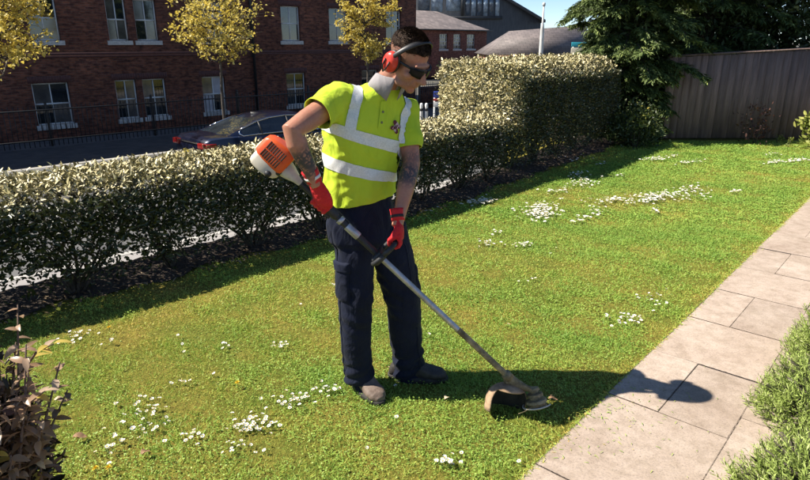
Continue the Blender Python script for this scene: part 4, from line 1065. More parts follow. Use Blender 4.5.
# ---- bronze-leaved shrub close on the left
M_BRONZE = leaf_mat('bronze_leaf', [(0.0, (0.07, 0.06, 0.025)), (0.3, (0.22, 0.14, 0.07)), (0.6, (0.45, 0.29, 0.18)), (0.93, (0.70, 0.54, 0.40)), (1.0, (0.62, 0.48, 0.11))], 0.3, 0.4, 0.6, back=(0.46, 0.30, 0.20))
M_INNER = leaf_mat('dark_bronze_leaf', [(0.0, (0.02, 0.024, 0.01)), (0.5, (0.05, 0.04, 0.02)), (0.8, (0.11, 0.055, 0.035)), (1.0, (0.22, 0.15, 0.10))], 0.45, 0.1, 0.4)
def bronze_bush():
    R = random.Random(51); g = np.random.default_rng(51)
    base = Vector((-1.285, 1.47, 0)); t = tag(empty('bronze_shrub', base), 'bronze and tan leaved shrub in the bottom left corner', 'shrub')
    st = MB(); P, D, U, L, Rn = [], [], [], [], []; P2 = []
    tops = [(-.05, .05, .82, .95), (-.14, .0, .85, .95), (-.02, -.08, .74, .5), (.05, .05, .66, .5), (-.1, .16, .78, .9), (.1, .1, .6, .5), (.02, .12, .80, .95), (.12, -.05, .72, .5), (.22, .18, .58, .4), (.33, .02, .50, .45), (.30, -.12, .36, .4), (.16, -.2, .5, .5), (.36, .14, .36, .4), (.0, -.15, .66, .5), (-.1, .1, .74, .6), (-.25, -.1, .7, .5), (-.2, .2, .66, .5), (.38, -.05, .24, .4), (.26, -.22, .22, .5), (.1, -.3, .3, .5), (.33, .2, .2, .5)]
    for _ in range(95):
        a = R.uniform(0, 6.28); rr = R.uniform(.05, .40); tops.append((math.cos(a) * rr, math.sin(a) * rr * .8, R.uniform(.15, .72) * (1 - .45 * rr / .4), R.uniform(.3, .6)))
    for q, (x, y, z, yl) in enumerate(tops):
        x, y, z = x * .78, y * .78, .50 + .76 * z
        e = Vector((x, y, z)); b0 = Vector((x * .15 + R.uniform(-.03, .03), y * .15, 0)); m = b0.lerp(e, .55) + Vector((R.uniform(-.04, .04), R.uniform(-.04, .04), .03))
        st.tube([b0, m, e], [.008, .0055, .0022], 6)
        n = R.randint(24, 30)
        for k in range(n):
            f = .36 + .64 * (k + R.random() * .5) / n; p = (b0.lerp(m, f / .55) if f < .55 else m.lerp(e, (f - .55) / .45))
            ang = k * 2.4 + R.random(); d = Vector((math.cos(ang), math.sin(ang), R.uniform(-.35, .75)))
            P.append(p); D.append(d); U.append((R.gauss(0, .35), R.gauss(0, .35), 1)); L.append(R.uniform(.034, .056) * (1.0 if f < .9 else .85))
            Rn.append(1.0 if (f > .82 and yl > .8) or R.random() < .05 else min(.95, max(0, R.gauss(.55, .22))))
    # one stray shoot reaching over the lawn
    for (a0, a1, a2) in (((.17, .08, .74), (.26, .05, .84), (.33, .02, .88)), ((.19, .0, .66), (.28, -.03, .74), (.32, -.04, .77))):
        st.tube([a0, a1, a2], [.005, .0035, .0015], 6)
        for k in range(9):
            f = k / 8; p = Vector(a0).lerp(Vector(a1), f * 2) if f < .5 else Vector(a1).lerp(Vector(a2), f * 2 - 1)
            ang = k * 2.4; P.append(p); D.append(Vector((math.cos(ang) + .4, math.sin(ang), .5))); U.append((0, 0, 1)); L.append(R.uniform(.03, .05)); Rn.append(R.choice((.6, .8, 1.0)))
    st.build('stems', simple('brown_twig', (0.12, 0.075, 0.05), (0.2, 0.13, 0.09), 60, 0.8, 0.4), t, smooth=True)
    V, F, Q = leaf_cloud(np.array([tuple(v) for v in P]), np.array([tuple(v) for v in D]), np.array(U), np.array(L), np.array(L) * .48, .34, .45, '15', np.array(Rn))
    link('leaves', mesh_np('leaves', V, F, Q, smooth=True), M_BRONZE, t)
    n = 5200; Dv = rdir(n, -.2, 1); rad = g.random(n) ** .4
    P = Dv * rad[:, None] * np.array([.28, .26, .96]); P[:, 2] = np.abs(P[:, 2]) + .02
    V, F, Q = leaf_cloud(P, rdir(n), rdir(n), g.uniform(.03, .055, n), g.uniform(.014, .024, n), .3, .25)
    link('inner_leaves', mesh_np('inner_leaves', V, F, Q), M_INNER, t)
bronze_bush()

# ---- lavender on the right of the path
M_LAV = leaf_mat('lavender_leaf', [(0.0, (0.12, 0.16, 0.035)), (0.45, (0.31, 0.40, 0.09)), (0.8, (0.46, 0.55, 0.16)), (1.0, (0.56, 0.60, 0.28))], 0.6, 0.25, 0.25)
def lavender(label, ctr, rad, n, seed):
    g = np.random.default_rng(seed)
    t = tag(empty('lavender_bush', ctr), label, 'shrub', 'lavender bushes along the path')
    # shoots stand on a dome
    Dv = rdir(n, 0.0, 1.0); lump = 1 + .10 * np.sin(Dv[:, 0] * 6 + seed) * np.sin(Dv[:, 1] * 5 + 1)
    tip = Dv * np.array(rad) * lump[:, None] * g.uniform(.8, 1.06, n)[:, None]
    sd = unit(Dv * .75 + np.array([0, 0, .85]) + g.normal(0, .2, (n, 3)))
    parts = []; ln = g.uniform(.07, .13, n)
    b = tip - sd * ln[:, None]
    parts.append(leaf_cloud(b, sd, rdir(n), ln, np.full(n, .004), 0, .1, 'blade', np.clip(g.normal(.35, .1, n), 0, 1)))
    for k in range(11):
        f = .12 + .86 * k / 10; p = b + sd * (ln * f)[:, None]
        d = unit(sd * (.75 + .5 * f) + rdir(n) * .75); L = g.uniform(.018, .034, n) * (1.15 - .4 * f)
        parts.append(leaf_cloud(p, d, unit(sd + rdir(n) * .5), L, L * .16 + .0006, .1, .25, '4', np.clip(g.normal(.5, .2, n) + .15 * (f - .5), 0, 1)))
    V, F, Q = merge_clouds(parts)
    link('foliage', mesh_np('foliage', V, F, Q), M_LAV, t)
    m = 1500; Dv = rdir(m, 0, 1); P = Dv * np.array(rad) * g.uniform(.3, .82, m)[:, None]
    V, F, Q = leaf_cloud(P, unit(Dv + rdir(m) * .6), rdir(m), g.uniform(.05, .09, m), g.uniform(.008, .014, m), .1, .2, '6')
    link('inner_foliage', mesh_np('inner_foliage', V, F, Q), leaf_mat('inner_lavender', [(0, (0.03, 0.035, 0.015)), (1, (0.09, 0.09, 0.045))], .8, .05, .2), t)
    w = MB(); R = random.Random(seed)
    for k in range(14):
        a = R.uniform(0, 6.28); d = Vector((math.cos(a) * rad[0] * .7, math.sin(a) * rad[1] * .7, rad[2] * .65)); w.tube([(0, 0, -.02), d * .5 + Vector((0, 0, .03)), d], [.01, .007, .003], 5)
    w.build('stems', M_BARK, t)
pl_ = Pp(0.55, 1.02); lavender('green lavender bush nearest the camera in the bottom right corner', (pl_.x, pl_.y, 0.01), (.44, .44, .33), 1500, 61)
pl_ = Pp(1.25, 0.93); lavender('green lavender bush behind the nearest one, against the right edge of the path', (pl_.x, pl_.y, 0.01), (.42, .42, .36), 1450, 62)
pl_ = Pp(1.95, 0.98); lavender('green lavender bush farthest up the path at the right edge', (pl_.x, pl_.y, 0.01), (.46, .46, .38), 1500, 63)
bed = sheet('lavender_bed', [Pp(-4, 0.81, .012), Pp(16, 0.81, .012), Pp(16, 4, .012), Pp(-4, 4, .012)], M_SOIL)

# ================================================================== DAISIES, DANDELIONS, LEAVES ON THE LAWN
M_PETAL = simple('daisy_petal', (0.80, 0.79, 0.76), (0.86, 0.85, 0.82), 60, 0.6)
M_EYE = simple('daisy_centre', (0.62, 0.42, 0.03), (0.7, 0.5, 0.05), 90, 0.7)
M_STALK = simple('flower_stalk', (0.10, 0.16, 0.04), (0.16, 0.22, 0.06), 30, 0.7)
def daisy_mesh(seed):
    R = random.Random(seed); mb = MB(); mb.m = 0
    z = .034 + R.uniform(-.008, .008); tx, ty = R.uniform(-.4, .4), R.uniform(-.4, .4); n = 11; r = R.uniform(.008, .0115); up = R.uniform(.1, .7)
    T = Matrix.Translation((0, 0, z)) @ Matrix.Rotation(tx, 4, 'X') @ Matrix.Rotation(ty, 4, 'Y')
    for k in range(n):
        a = 2 * math.pi * k / n + R.uniform(-.08, .08); ca, sa_ = math.cos(a), math.sin(a); l = r * R.uniform(.88, 1.1); w = l * .24
        mb.add([T @ Vector((ca * .003, sa_ * .003, 0)), T @ Vector((ca * l * .7 - sa_ * w, sa_ * l * .7 + ca * w, l * up * .6)), T @ Vector((ca * l, sa_ * l, l * up)), T @ Vector((ca * l * .7 + sa_ * w, sa_ * l * .7 - ca * w, l * up * .6))], [(0, 3, 2, 1)])
    mb.m = 1; mb.ell((0, 0, 0.0015), (.0030, .0030, .0020), T, 8, 5)
    mb.m = 2; mb.tube([(0, 0, -.005), (tx * .002, ty * .002, z * .6), T @ Vector((0, 0, -.0005))], .0009, 4)
    return mb.mesh('daisy')
DM = [daisy_mesh(i) for i in range(9)]
for m_ in DM:
    for mt in (M_PETAL, M_EYE, M_STALK): m_.materials.append(mt)
patches = [  # px, py, spread x, spread y, count, where
    (140, 425, 27, 20, 44, 'in the big patch right of the bronze shrub'), (195, 441, 12, 6, 12, 'in the big patch right of the bronze shrub'), (105, 458, 9, 8, 6, 'in the big patch right of the bronze shrub'),
    (252, 428, 20, 9, 46, 'in the band left of the nearer boot'), (238, 452, 18, 7, 10, 'in the band left of the nearer boot'), (292, 405, 22, 7, 26, 'in the band left of the nearer boot'), (326, 394, 14, 4, 14, 'in the band left of the nearer boot'),
    (77, 341, 15, 5, 18, 'in the clump above the bronze shrub by the hedge shade'), (113, 347, 4, 3, 4, 'in the clump above the bronze shrub by the hedge shade'),
    (224, 350, 4, 2, 4, 'in the small tuft halfway to the hedge'), (281, 349, 7, 3, 12, 'in the tuft left of the man\'s knee'), (180, 388, 8, 3, 5, 'scattered on the left of the lawn'),
    (445, 467, 9, 5, 14, 'in the tuft at the bottom edge below the boots'),
    (655, 302, 15, 5, 18, 'in the patch beside the path'), (627, 322, 15, 6, 26, 'in the patch beside the path'), (530, 282, 8, 3, 4, 'scattered right of the shaft'),
    (485, 247, 8, 2.5, 16, 'right of the man\'s hip'), (523, 247, 13, 2, 20, 'right of the man\'s hip'), (497, 235, 8, 2, 6, 'right of the man\'s hip'),
    (540, 214, 15, 7, 130, ''), (480, 204, 16, 2.5, 55, ''), (582, 184, 13, 5, 50, ''), (580, 176, 9, 1.5, 16, ''), (557, 193, 12, 2, 16, ''), (655, 200, 38, 4.5, 160, ''), (690, 191, 13, 3, 24, ''), (608, 203, 18, 2, 22, ''),
    (580, 222, 10, 4, 14, ''), (597, 214, 6, 3, 10, ''), (655, 213, 5, 3, 7, ''), (655, 161, 12, 1.2, 34, ''), (689, 164, 10, 1.2, 24, ''), (672, 158, 6, 1, 9, ''), (775, 164, 9, 1.3, 34, ''), (799, 162, 10, 1.3, 34, ''), (772, 156, 6, 1, 9, ''), (735, 194, 8, 1, 8, ''), (620, 178, 5, 1.5, 6, ''), (600, 166, 8, 1, 8, ''), (430, 215, 12, 4, 5, ''), (575, 160, 20, 4, 8, '')]
spots = []
for (px, py, sx, sy, n, where) in patches:
    for _ in range(n if where else int(n * 1.6)):
        a, b = random.gauss(0, .62), random.gauss(0, .62)
        p = gr(px + sx * a, py + sy * b + sx * a * -.08)
        if toP(p.x, p.y)[1] > -.03: continue
        spots.append((p.y, p.x, where))
for _ in range(34):
    p = gr(random.uniform(40, 700), random.uniform(190, 470))
    if toS(p)[1] < -.9 and toP(p.x, p.y)[1] < -.05: spots.append((p.y, p.x, 'scattered singly over the lawn'))
spots.sort()
near = [q for q in spots if q[2]][:300]; nset = set(near); rest = [q for q in spots if q not in nset]
for (y, x, where) in near:
    o = bpy.data.objects.new('daisy', DM[random.randrange(9)]); C.objects.link(o)
    o.location = (x, y, lawn_z(x, y)); k = random.uniform(.85, 1.2); o.scale = (k, k, random.uniform(.8, 1.1)); o.rotation_euler = (0, 0, random.uniform(0, 6.28))
    tag(o, 'small white daisy ' + where, 'daisy', 'daisies ' + where)
Vs, Fs, Ms, off = [], [], [], 0
arr = []
for m_ in DM:
    Vv = np.zeros(len(m_.vertices) * 3, np.float32); m_.vertices.foreach_get('co', Vv); arr.append((Vv.reshape(-1, 3), [list(p_.vertices) for p_ in m_.polygons], [p_.material_index for p_ in m_.polygons]))
for (y, x, w) in rest:
    Vv, Ff, Mm = arr[random.randrange(9)]; a = random.uniform(0, 6.28); k = random.uniform(1.2, 1.7)
    c_, s_ = math.cos(a) * k, math.sin(a) * k
    Vs.append(np.stack([Vv[:, 0] * c_ - Vv[:, 1] * s_ + x, Vv[:, 0] * s_ + Vv[:, 1] * c_ + y, Vv[:, 2] * 1.1], 1))
    Fs += [[i + off for i in f] for f in Ff]; Ms += Mm; off += len(Vv)
tag(link('daisy_drifts', mesh_np('daisy_drifts', np.concatenate(Vs), Fs, mat_idx=Ms), [M_PETAL, M_EYE, M_STALK]), 'drifts of white daisies on the far half of the lawn', 'daisies', kind='stuff')
M_DAND = simple('dandelion_yellow', (0.75, 0.52, 0.02), (0.82, 0.62, 0.05), 120, 0.7, 0.5, 300)
for (px, py, lab) in ((110, 475, 'yellow dandelion at the bottom edge among the daisies'), (97, 476, 'yellow dandelion nearest the bronze shrub at the bottom edge'), (110, 333, 'yellow dandelion on the lawn beyond the bronze shrub'), (238, 389, 'yellow dandelion alone in the middle left of the lawn')):
    p = gr(px, py); t = tag(empty('dandelion', (p.x, p.y, 0)), lab, 'flower', 'dandelions in the lawn')
    h = MB()
    for k in range(36):
        a = random.uniform(0, 6.28); e = random.uniform(.15, 1.4); d = Vector((math.cos(a) * math.cos(e), math.sin(a) * math.cos(e), math.sin(e))); q = d.cross(Vector((0, 0, 1))).normalized() * .0022
        c = Vector((0, 0, .035)); l = .012 * (1.15 - .25 * math.sin(e)); h.add([c, c + d * l - q, c + d * l * 1.1, c + d * l + q], [(0, 1, 2, 3)])
    h.build('flower_head', M_DAND, t)
    h = MB(); h.tube([(0, 0, 0), (.002, 0, .02), (0, 0, .035)], .0018, 6); h.build('stalk', M_STALK, t)
M_DRYL = simple('dry_leaf', (0.5, 0.36, 0.2), (0.68, 0.52, 0.34), 60, 0.7, 0.4)
M_BRNL = simple('brown_leaf', (0.22, 0.12, 0.06), (0.34, 0.2, 0.1), 60, 0.7, 0.4)
def flat_leaf(px, py, L, lab, mt, rz):
    p = gr(px, py); k = 9; V = []; F = []
    for i in range(k):
        f = i / (k - 1); w = L * .33 * math.sin(math.pi * min(1, f * .96 + .02)) ** .8
        for s_ in (-1, 0, 1): V.append((L * (f - .5), s_ * w, .024 + (.25 * w if s_ else 0) + .006 * math.sin(f * 5) + .004 * random.random()))
    for i in range(k - 1):
        for j in range(2): a = i * 3 + j; F.append((a, a + 3, a + 4, a + 1))
    o = link('fallen_leaf', mesh_np('fallen_leaf', V, F, smooth=True), mt); o.location = (p.x, p.y, 0); o.rotation_euler = (.1, .1, rz)
    tag(o, lab, 'leaf', 'fallen leaves on the lawn')
flat_leaf(446, 402, .04, 'small tan fallen leaf on the grass in front of the far boot', M_DRYL, .9)
flat_leaf(80, 441, .055, 'brown curled fallen leaf right of the bronze shrub', M_BRNL, .3)
flat_leaf(60, 404, .05, 'pale dry fallen leaf just above the bronze shrub', M_DRYL, .15)
flat_leaf(389, 372, .035, 'small pale fallen leaf between the two boots', M_DRYL, 2.0)
flat_leaf(552, 403, .05, 'tan dry leaf on the lawn edge beside the trimmer head', M_BRNL, .2)
flat_leaf(145, 457, .045, 'thin brown fallen leaf among the near daisies', M_BRNL, 1.1)

# ================================================================== THE MAN WITH THE TRIMMER
def fuse(mb, voxel, iters=6, fac=0.5):
    me = mb.mesh('tmp'); o = bpy.data.objects.new('tmp', me); C.objects.link(o)
    bm = bmesh.new(); bm.from_mesh(me); bmesh.ops.recalc_face_normals(bm, faces=bm.faces[:]); bm.to_mesh(me); bm.free()
    m = o.modifiers.new('r', 'REMESH'); m.mode = 'VOXEL'; m.voxel_size = voxel
    m = o.modifiers.new('s', 'SMOOTH'); m.iterations = iters; m.factor = fac
    dg = bpy.context.evaluated_depsgraph_get(); dg.update()
    out = bpy.data.meshes.new_from_object(o.evaluated_get(dg))
    bpy.data.objects.remove(o); bpy.data.meshes.remove(me)
    for p_ in out.polygons: p_.use_smooth = True
    return out
def displace(me, fn):
    me.update()
    nv = [v.normal.copy() for v in me.vertices]
    for v, n in zip(me.vertices, nv): v.co += n * fn(v.co, n)
    me.update()
def shift(me, off):
    me.transform(Matrix.Translation(-Vector(off))); me.update(); return me
def bvh_of(me):
    return BVHTree.FromPolygons([v.co.copy() for v in me.vertices], [list(p_.vertices) for p_ in me.polygons])
def cut_open(me, co, no, radius, rad=9.0):
    """remove what lies beyond the plane within the radius (opens a sleeve, hem or cuff)"""
    bm = bmesh.new(); bm.from_mesh(me); co = Vector(co); no = Vector(no).normalized()
    fs = [f for f in bm.faces if (f.calc_center_median() - co).length < radius]
    geom = list({x for f in fs for x in list(f.verts) + list(f.edges) + [f]})
    bmesh.ops.bisect_plane(bm, geom=geom, plane_co=co, plane_no=no)
    kill = []
    for f in bm.faces:
        q = f.calc_center_median() - co; h_ = q.dot(no)
        if q.length < radius * 1.05 and h_ > 1e-5 and (q - no * h_).length < rad: kill.append(f)
    bmesh.ops.delete(bm, geom=kill, context='FACES'); bm.to_mesh(me); bm.free(); me.update()
def thicken(o, t):
    m = o.modifiers.new('thickness', 'SOLIDIFY'); m.thickness = t; m.offset = -1.0
ROOT = Vector((-0.08, 2.74, 0.0))
PHI = math.radians(33)
RT = Vector((-math.cos(PHI), -math.sin(PHI), 0)); FW = Vector((math.sin(PHI), -math.cos(PHI), 0)); UP = Vector((0, 0, 1))

# ---- joints
Rs, Re, Rw = Vector((-0.275, 2.575, 1.435)), at(291.5, 131, 2.36), at(314, 179, 2.42)
Ls, Le, Lw = at(405, 106, 2.74), at(411.5, 163, 2.64), at(398.5, 220, 2.50)
HC = at(407.5, 60.5, 2.57)
HM = Matrix.Translation(HC) @ Matrix.Rotation(math.radians(50), 4, 'Z') @ Matrix.Rotation(math.radians(34), 4, 'X') @ Matrix.Rotation(math.radians(-3), 4, 'Y') @ Matrix.Scale(.92, 4)
NB = Vector((-0.088, 2.65, 1.44))
# trimmer axis
TA, TB = at(300, 182, 2.485), at(513, 381, 2.475)
TW = (TB - TA).normalized(); TU = (UP - TW * UP.dot(TW)).normalized(); TD = TU.cross(TW)   # TD points ... across
if TD.y > 0: SGN = -1
else: SGN = 1
CAMSIDE = TD * SGN                                                  # across the shaft, towards the camera
def sh(px):                                                          # point of the shaft seen at that column
    best = min((abs(((lambda p: W0 / 2 + FPX * p.x / (p.y * CT - (p.z - CAM_H) * ST))(TA + (TB - TA) * (k / 400.0))) - px), k) for k in range(401))
    return TA + (TB - TA) * (best[1] / 400.0)

# ---- materials
def mat_skin():
    m, nt, p = new_mat('skin')
    v = coord(nt)
    n1 = noise_n(nt, v, 9, 4); n2 = noise_n(nt, v, 70, 4)
    c = ramp(nt, n1, [(0.3, (0.37, 0.165, 0.10)), (0.7, (0.47, 0.225, 0.145))]).outputs[0]
    c = mixc(nt, 0.25, c, ramp(nt, n2, [(0.35, (0.33, 0.13, 0.085)), (0.65, (0.52, 0.27, 0.18))]).outputs[0])
    b_ = nt.nodes.new('ShaderNodeAttribute'); b_.attribute_name = 'stub'
    sp_ = ramp(nt, noise_n(nt, v, 420, 2), [(0.4, (0.25, 0.25, 0.25)), (0.6, (1, 1, 1))]).outputs[0]
    c = mixc(nt, mixc(nt, 1.0, sp_, b_.outputs['Color'], 'MULTIPLY'), c, (0.10, 0.065, 0.05))
    c = mixc(nt, ramp(nt, noise_n(nt, v, 22, 5, .7), [(0.45, (0, 0, 0)), (0.75, (.55, .55, .55))]).outputs[0], c, (0.52, 0.16, 0.10))
    # tattoo ink on the forearms and upper arm: a 'tat' value stored on the mesh, broken up into a drawing
    a = nt.nodes.new('ShaderNodeAttribute'); a.attribute_name = 'tat'
    vo = nt.nodes.new('ShaderNodeTexVoronoi'); vo.feature = 'DISTANCE_TO_EDGE'; vo.inputs['Scale'].default_value = 42
    dn = nt.nodes.new('ShaderNodeTexNoise'); dn.inputs['Scale'].default_value = 30; nt.links.new(v, dn.inputs['Vector'])
    nt.links.new(mixc(nt, 0.05, v, dn.outputs['Color'], 'ADD'), vo.inputs['Vector'])
    ln = ramp(nt, vo.outputs['Distance'], [(0.06, (1, 1, 1)), (0.22, (0.25, 0.25, 0.25))]).outputs[0]
    pat = ramp(nt, noise_n(nt, v, 38, 3), [(0.42, (0, 0, 0)), (0.56, (1, 1, 1))]).outputs[0]
    ink = mixc(nt, 1.0, ln, pat, 'LIGHTEN')
    ink = mixc(nt, 1.0, ink, a.outputs['Color'], 'MULTIPLY')
    c = mixc(nt, ink, c, (0.055, 0.05, 0.055))
    nt.links.new(c, p.inputs['Base Color'])
    p.inputs['Roughness'].default_value = 0.48; p.inputs['Specular IOR Level'].default_value = 0.4
    p.inputs['Subsurface Weight'].default_value = 0.12; p.inputs['Subsurface Radius'].default_value = (0.8, 0.3, 0.15); p.inputs['Subsurface Scale'].default_value = 0.012
    nt.links.new(bump_n(nt, noise_n(nt, v, 260, 3), 0.12, 0.002), p.inputs['Normal'])
    return m
M_SKIN = mat_skin()
def fabric(name, a, b, scale=9, weave=700, rough=0.85, bump=0.15, wrinkle=0.35):
    m, nt, p = new_mat(name)
    v = coord(nt)
    n = noise_n(nt, v, scale, 5)
    nt.links.new(ramp(nt, n, [(0.3, a), (0.7, b)]).outputs[0], p.inputs['Base Color'])
    p.inputs['Roughness'].default_value = rough; p.inputs['Specular IOR Level'].default_value = 0.2
    p.inputs['Sheen Weight'].default_value = 0.04
    b1 = nt.nodes.new('ShaderNodeBump'); b1.inputs['Strength'].default_value = wrinkle; b1.inputs['Distance'].default_value = 0.012
    nt.links.new(noise_n(nt, mapping(nt, v, (1, 1, .55), (.3, .5, .2)), 16, 3, .45, 1.6), b1.inputs['Height'])
    b2_ = nt.nodes.new('ShaderNodeBump'); b2_.inputs['Strength'].default_value = bump; b2_.inputs['Distance'].default_value = 0.0015
    nt.links.new(noise_n(nt, v, weave, 2), b2_.inputs['Height']); nt.links.new(b1.outputs[0], b2_.inputs['Normal'])
    nt.links.new(b2_.outputs[0], p.inputs['Normal'])
    return m
M_HIVIS = fabric('high_visibility_yellow_knit', (0.47, 0.62, 0.03), (0.56, 0.72, 0.05), 7, 900, 0.9, 0.35, 0.5)
M_TAPE, nt, p = new_mat('reflective_tape')
v = coord(nt); ck = nt.nodes.new('ShaderNodeTexNoise'); ck.inputs['Scale'].default_value = 160; nt.links.new(v, ck.inputs['Vector'])
nt.links.new(ramp(nt, ck.outputs[0], [(0.35, (0.66, 0.68, 0.66)), (0.65, (0.80, 0.82, 0.80))]).outputs[0], p.inputs['Base Color'])
p.inputs['Roughness'].default_value = 0.42
M_COLLAR = fabric('grey_collar_knit', (0.27, 0.25, 0.25), (0.34, 0.315, 0.315), 10)
M_NAVY = fabric('navy_work_cotton', (0.005, 0.007, 0.018), (0.010, 0.014, 0.034), 8, 500, 0.8, 0.3, 0.8)
M_HAIR = simple('dark_brown_hair', (0.022, 0.013, 0.009), (0.055, 0.034, 0.022), 60, 0.75, 0.4, 200, spec=0.15)
M_LEATH = simple('dusty_brown_leather', (0.11, 0.075, 0.055), (0.22, 0.165, 0.13), 18, 0.7, 0.4, 90)
M_SOLE = simple('boot_sole_rubber', (0.02, 0.018, 0.016), (0.045, 0.04, 0.035), 30, 0.85, 0.3)
M_GLOVE = fabric('red_glove_knit', (0.50, 0.012, 0.018), (0.64, 0.03, 0.035), 20, 400, 0.6, 0.4, 0.15)
M_GLBLK = fabric('black_glove_palm', (0.02, 0.02, 0.02), (0.04, 0.04, 0.04), 20, 400, 0.7, 0.3)

# ---- body: one continuous surface (head, neck, trunk core, both arms)
mb = MB()
def E_(c, r): mb.ell(c, r, HM, 24, 16)
E_((0, .012, .048), (.073, .096, .080)); E_((0, -.030, -.018), (.060, .064, .088)); E_((0, -.043, -.072), (.047, .050, .040))
E_((0, -.078, -.096), (.023, .020, .019)); E_((0, -.083, .030), (.048, .016, .013)); E_((0, -.088, -.05), (.030, .014, .03))
for s_ in (-1, 1):
    E_((s_ * .043, -.066, -.022), (.021, .022, .020)); E_((s_ * .011, -.103, -.032), (.0085, .010, .008))
    E_((s_ * .078, .012, -.01), (.009, .020, .031)); E_((s_ * .04, -.03, -.083), (.018, .03, .02))
mb.tube([HM @ Vector(q) for q in ((0, -.088, .022), (0, -.108, -.004), (0, -.126, -.029), (0, -.108, -.040))], [.010, .012, .0145, .010], 12, True)
E_((0, -.098, -.060), (.023, .0075, .0048)); E_((0, -.097, -.0695), (.020, .0075, .0055))
mb.tube([HM @ Vector((0, .015, -.02)), HM @ Vector((0, .035, -.09)), NB + Vector((.012, -.01, .055)), NB, NB - Vector((.03, -.01, .1))], [.052, .052, .054, .060, .075], 18)
# trunk core kept inside the clothes
mb.tube([NB + Vector((-.01, 0, -.02)), Vector((-.16, 2.67, 1.30)), Vector((-.195, 2.68, 1.12)), Vector((-.2, 2.70, .96))], [.075, .10, .095, .10], 16)
mb.tube([NB.lerp(Rs, .2) - UP * .06, Rs - UP * .012], [.05, .042], 14); mb.tube([NB.lerp(Ls, .2) - UP * .06, Ls - UP * .012], [.05, .042], 14)
def arm(a, b, c, k=1.0):
    side = (b - a).cross(c - b).normalized()
    P = [a - UP * .012, a.lerp(b, .35), a.lerp(b, .7), b, b.lerp(c, .22), b.lerp(c, .5), b.lerp(c, .8), c, c + (c - b).normalized() * .03]
    mb.tube(P, [.044 * k, .049 * k, .046 * k, .0415 * k, .045 * k, .040 * k, .031 * k, .0275 * k, .027 * k], 18, False, None, .92)
arm(Rs, Re, Rw); arm(Ls, Le, Lw)
body = fuse(mb, 0.0042, 5, 0.5)
a_t = body.attributes.new('tat', 'FLOAT_COLOR', 'POINT')
tc = [(Le.lerp(Lw, .24), .085), (Ls.lerp(Le, .92), .058), (Re.lerp(Rw, .55), .085), (Re.lerp(Rw, .8), .05), (Ls.lerp(Le, .83), .035)]
vals = []
for v_ in body.vertices:
    t_ = max(0.0, max(1.0 - max(0, ((v_.co - c_).length - r_ * .55) / (r_ * .45)) for c_, r_ in tc)); vals += [t_, t_, t_, 1]
a_t.data.foreach_set('color', vals)
a_s = body.attributes.new('stub', 'FLOAT_COLOR', 'POINT'); vals = []; HI = HM.inverted()
for v_ in body.vertices:
    q = HI @ v_.co; t_ = 0.0
    if abs(q.x) < .09 and -.16 < q.y < .06 and -.14 < q.z < -.025: t_ = .55 * min(1, max(0, (-.028 - q.z) / .03)) * min(1, max(0, (.01 - q.y) / .03)) * (0.5 if q.z < -.105 else 1)
    if q.length < .14 and q.z > -.045 and q.y > -.035: t_ = max(t_, .85 * min(1, (q.z + .045) / .06))
    vals += [t_, t_, t_, 1]
a_s.data.foreach_set('color', vals)
person = link('person', shift(body, ROOT), M_SKIN); person.location = ROOT
tag(person, 'man in a yellow high visibility polo shirt and navy trousers trimming the lawn edge', 'person')

# ---- hair: close cap with short strands
hm = MB(); Rr_ = random.Random(3)
def on_head(az, el, k=1.0):      # az 0 = front, el 0..90
    ce = math.cos(el); return Vector((math.sin(az) * ce * .073 * k, .012 - math.cos(az) * ce * .096 * k, .048 + math.sin(el) * .080 * k))
rows = []
for i in range(15):
    u = i / 14; row = []
    for j in range(48):
        az = 2 * math.pi * j / 48; fr = 0.5 + 0.5 * math.cos(az)
        lo_ = math.radians(4 + 17 * fr ** 1.6 + 3 * math.sin(az * 7) - 10 * (1 - fr) ** 3); el = lo_ + (math.pi / 2 - lo_) * u ** .9
        topk = max(0, math.sin(el)); kk = 1.006 + .045 * topk ** 1.4 + .02 * fr * topk + .008 * math.sin(az * 9 + el * 6)
        row.append(HM @ on_head(az, el, kk))
    rows.append(row)
hm.rings(rows, cap=True)
for _ in range(5200):
    az = Rr_.uniform(0, 6.283); fr = .5 + .5 * math.cos(az); lo_ = math.radians(-4 + 22 * fr ** 1.6 - 14 * (1 - fr) ** 3); el = lo_ + (math.pi / 2 - lo_) * Rr_.random() ** .8
    topk = max(0, math.sin(el)); b_ = on_head(az, el, 1.0 + .045 * topk); nrm = (b_ - Vector((0, .012, .048))).normalized()
    d_ = (nrm * .6 + Vector((Rr_.gauss(.1, .35), -.75 * topk + Rr_.gauss(0, .3), -.5 * (1 - topk) + .1))).normalized(); l_ = .004 + .010 * topk * Rr_.uniform(.6, 1.3)
    q = d_.cross(nrm).normalized() * .0009
    hm.add([HM @ (b_ - q), HM @ (b_ + q), HM @ (b_ + d_ * l_ * .6 + nrm * .003 + q * .7), HM @ (b_ + d_ * l_)], [(0, 1, 2, 3)])
hm.build('hair', M_HAIR, person, smooth=False, origin=ROOT)

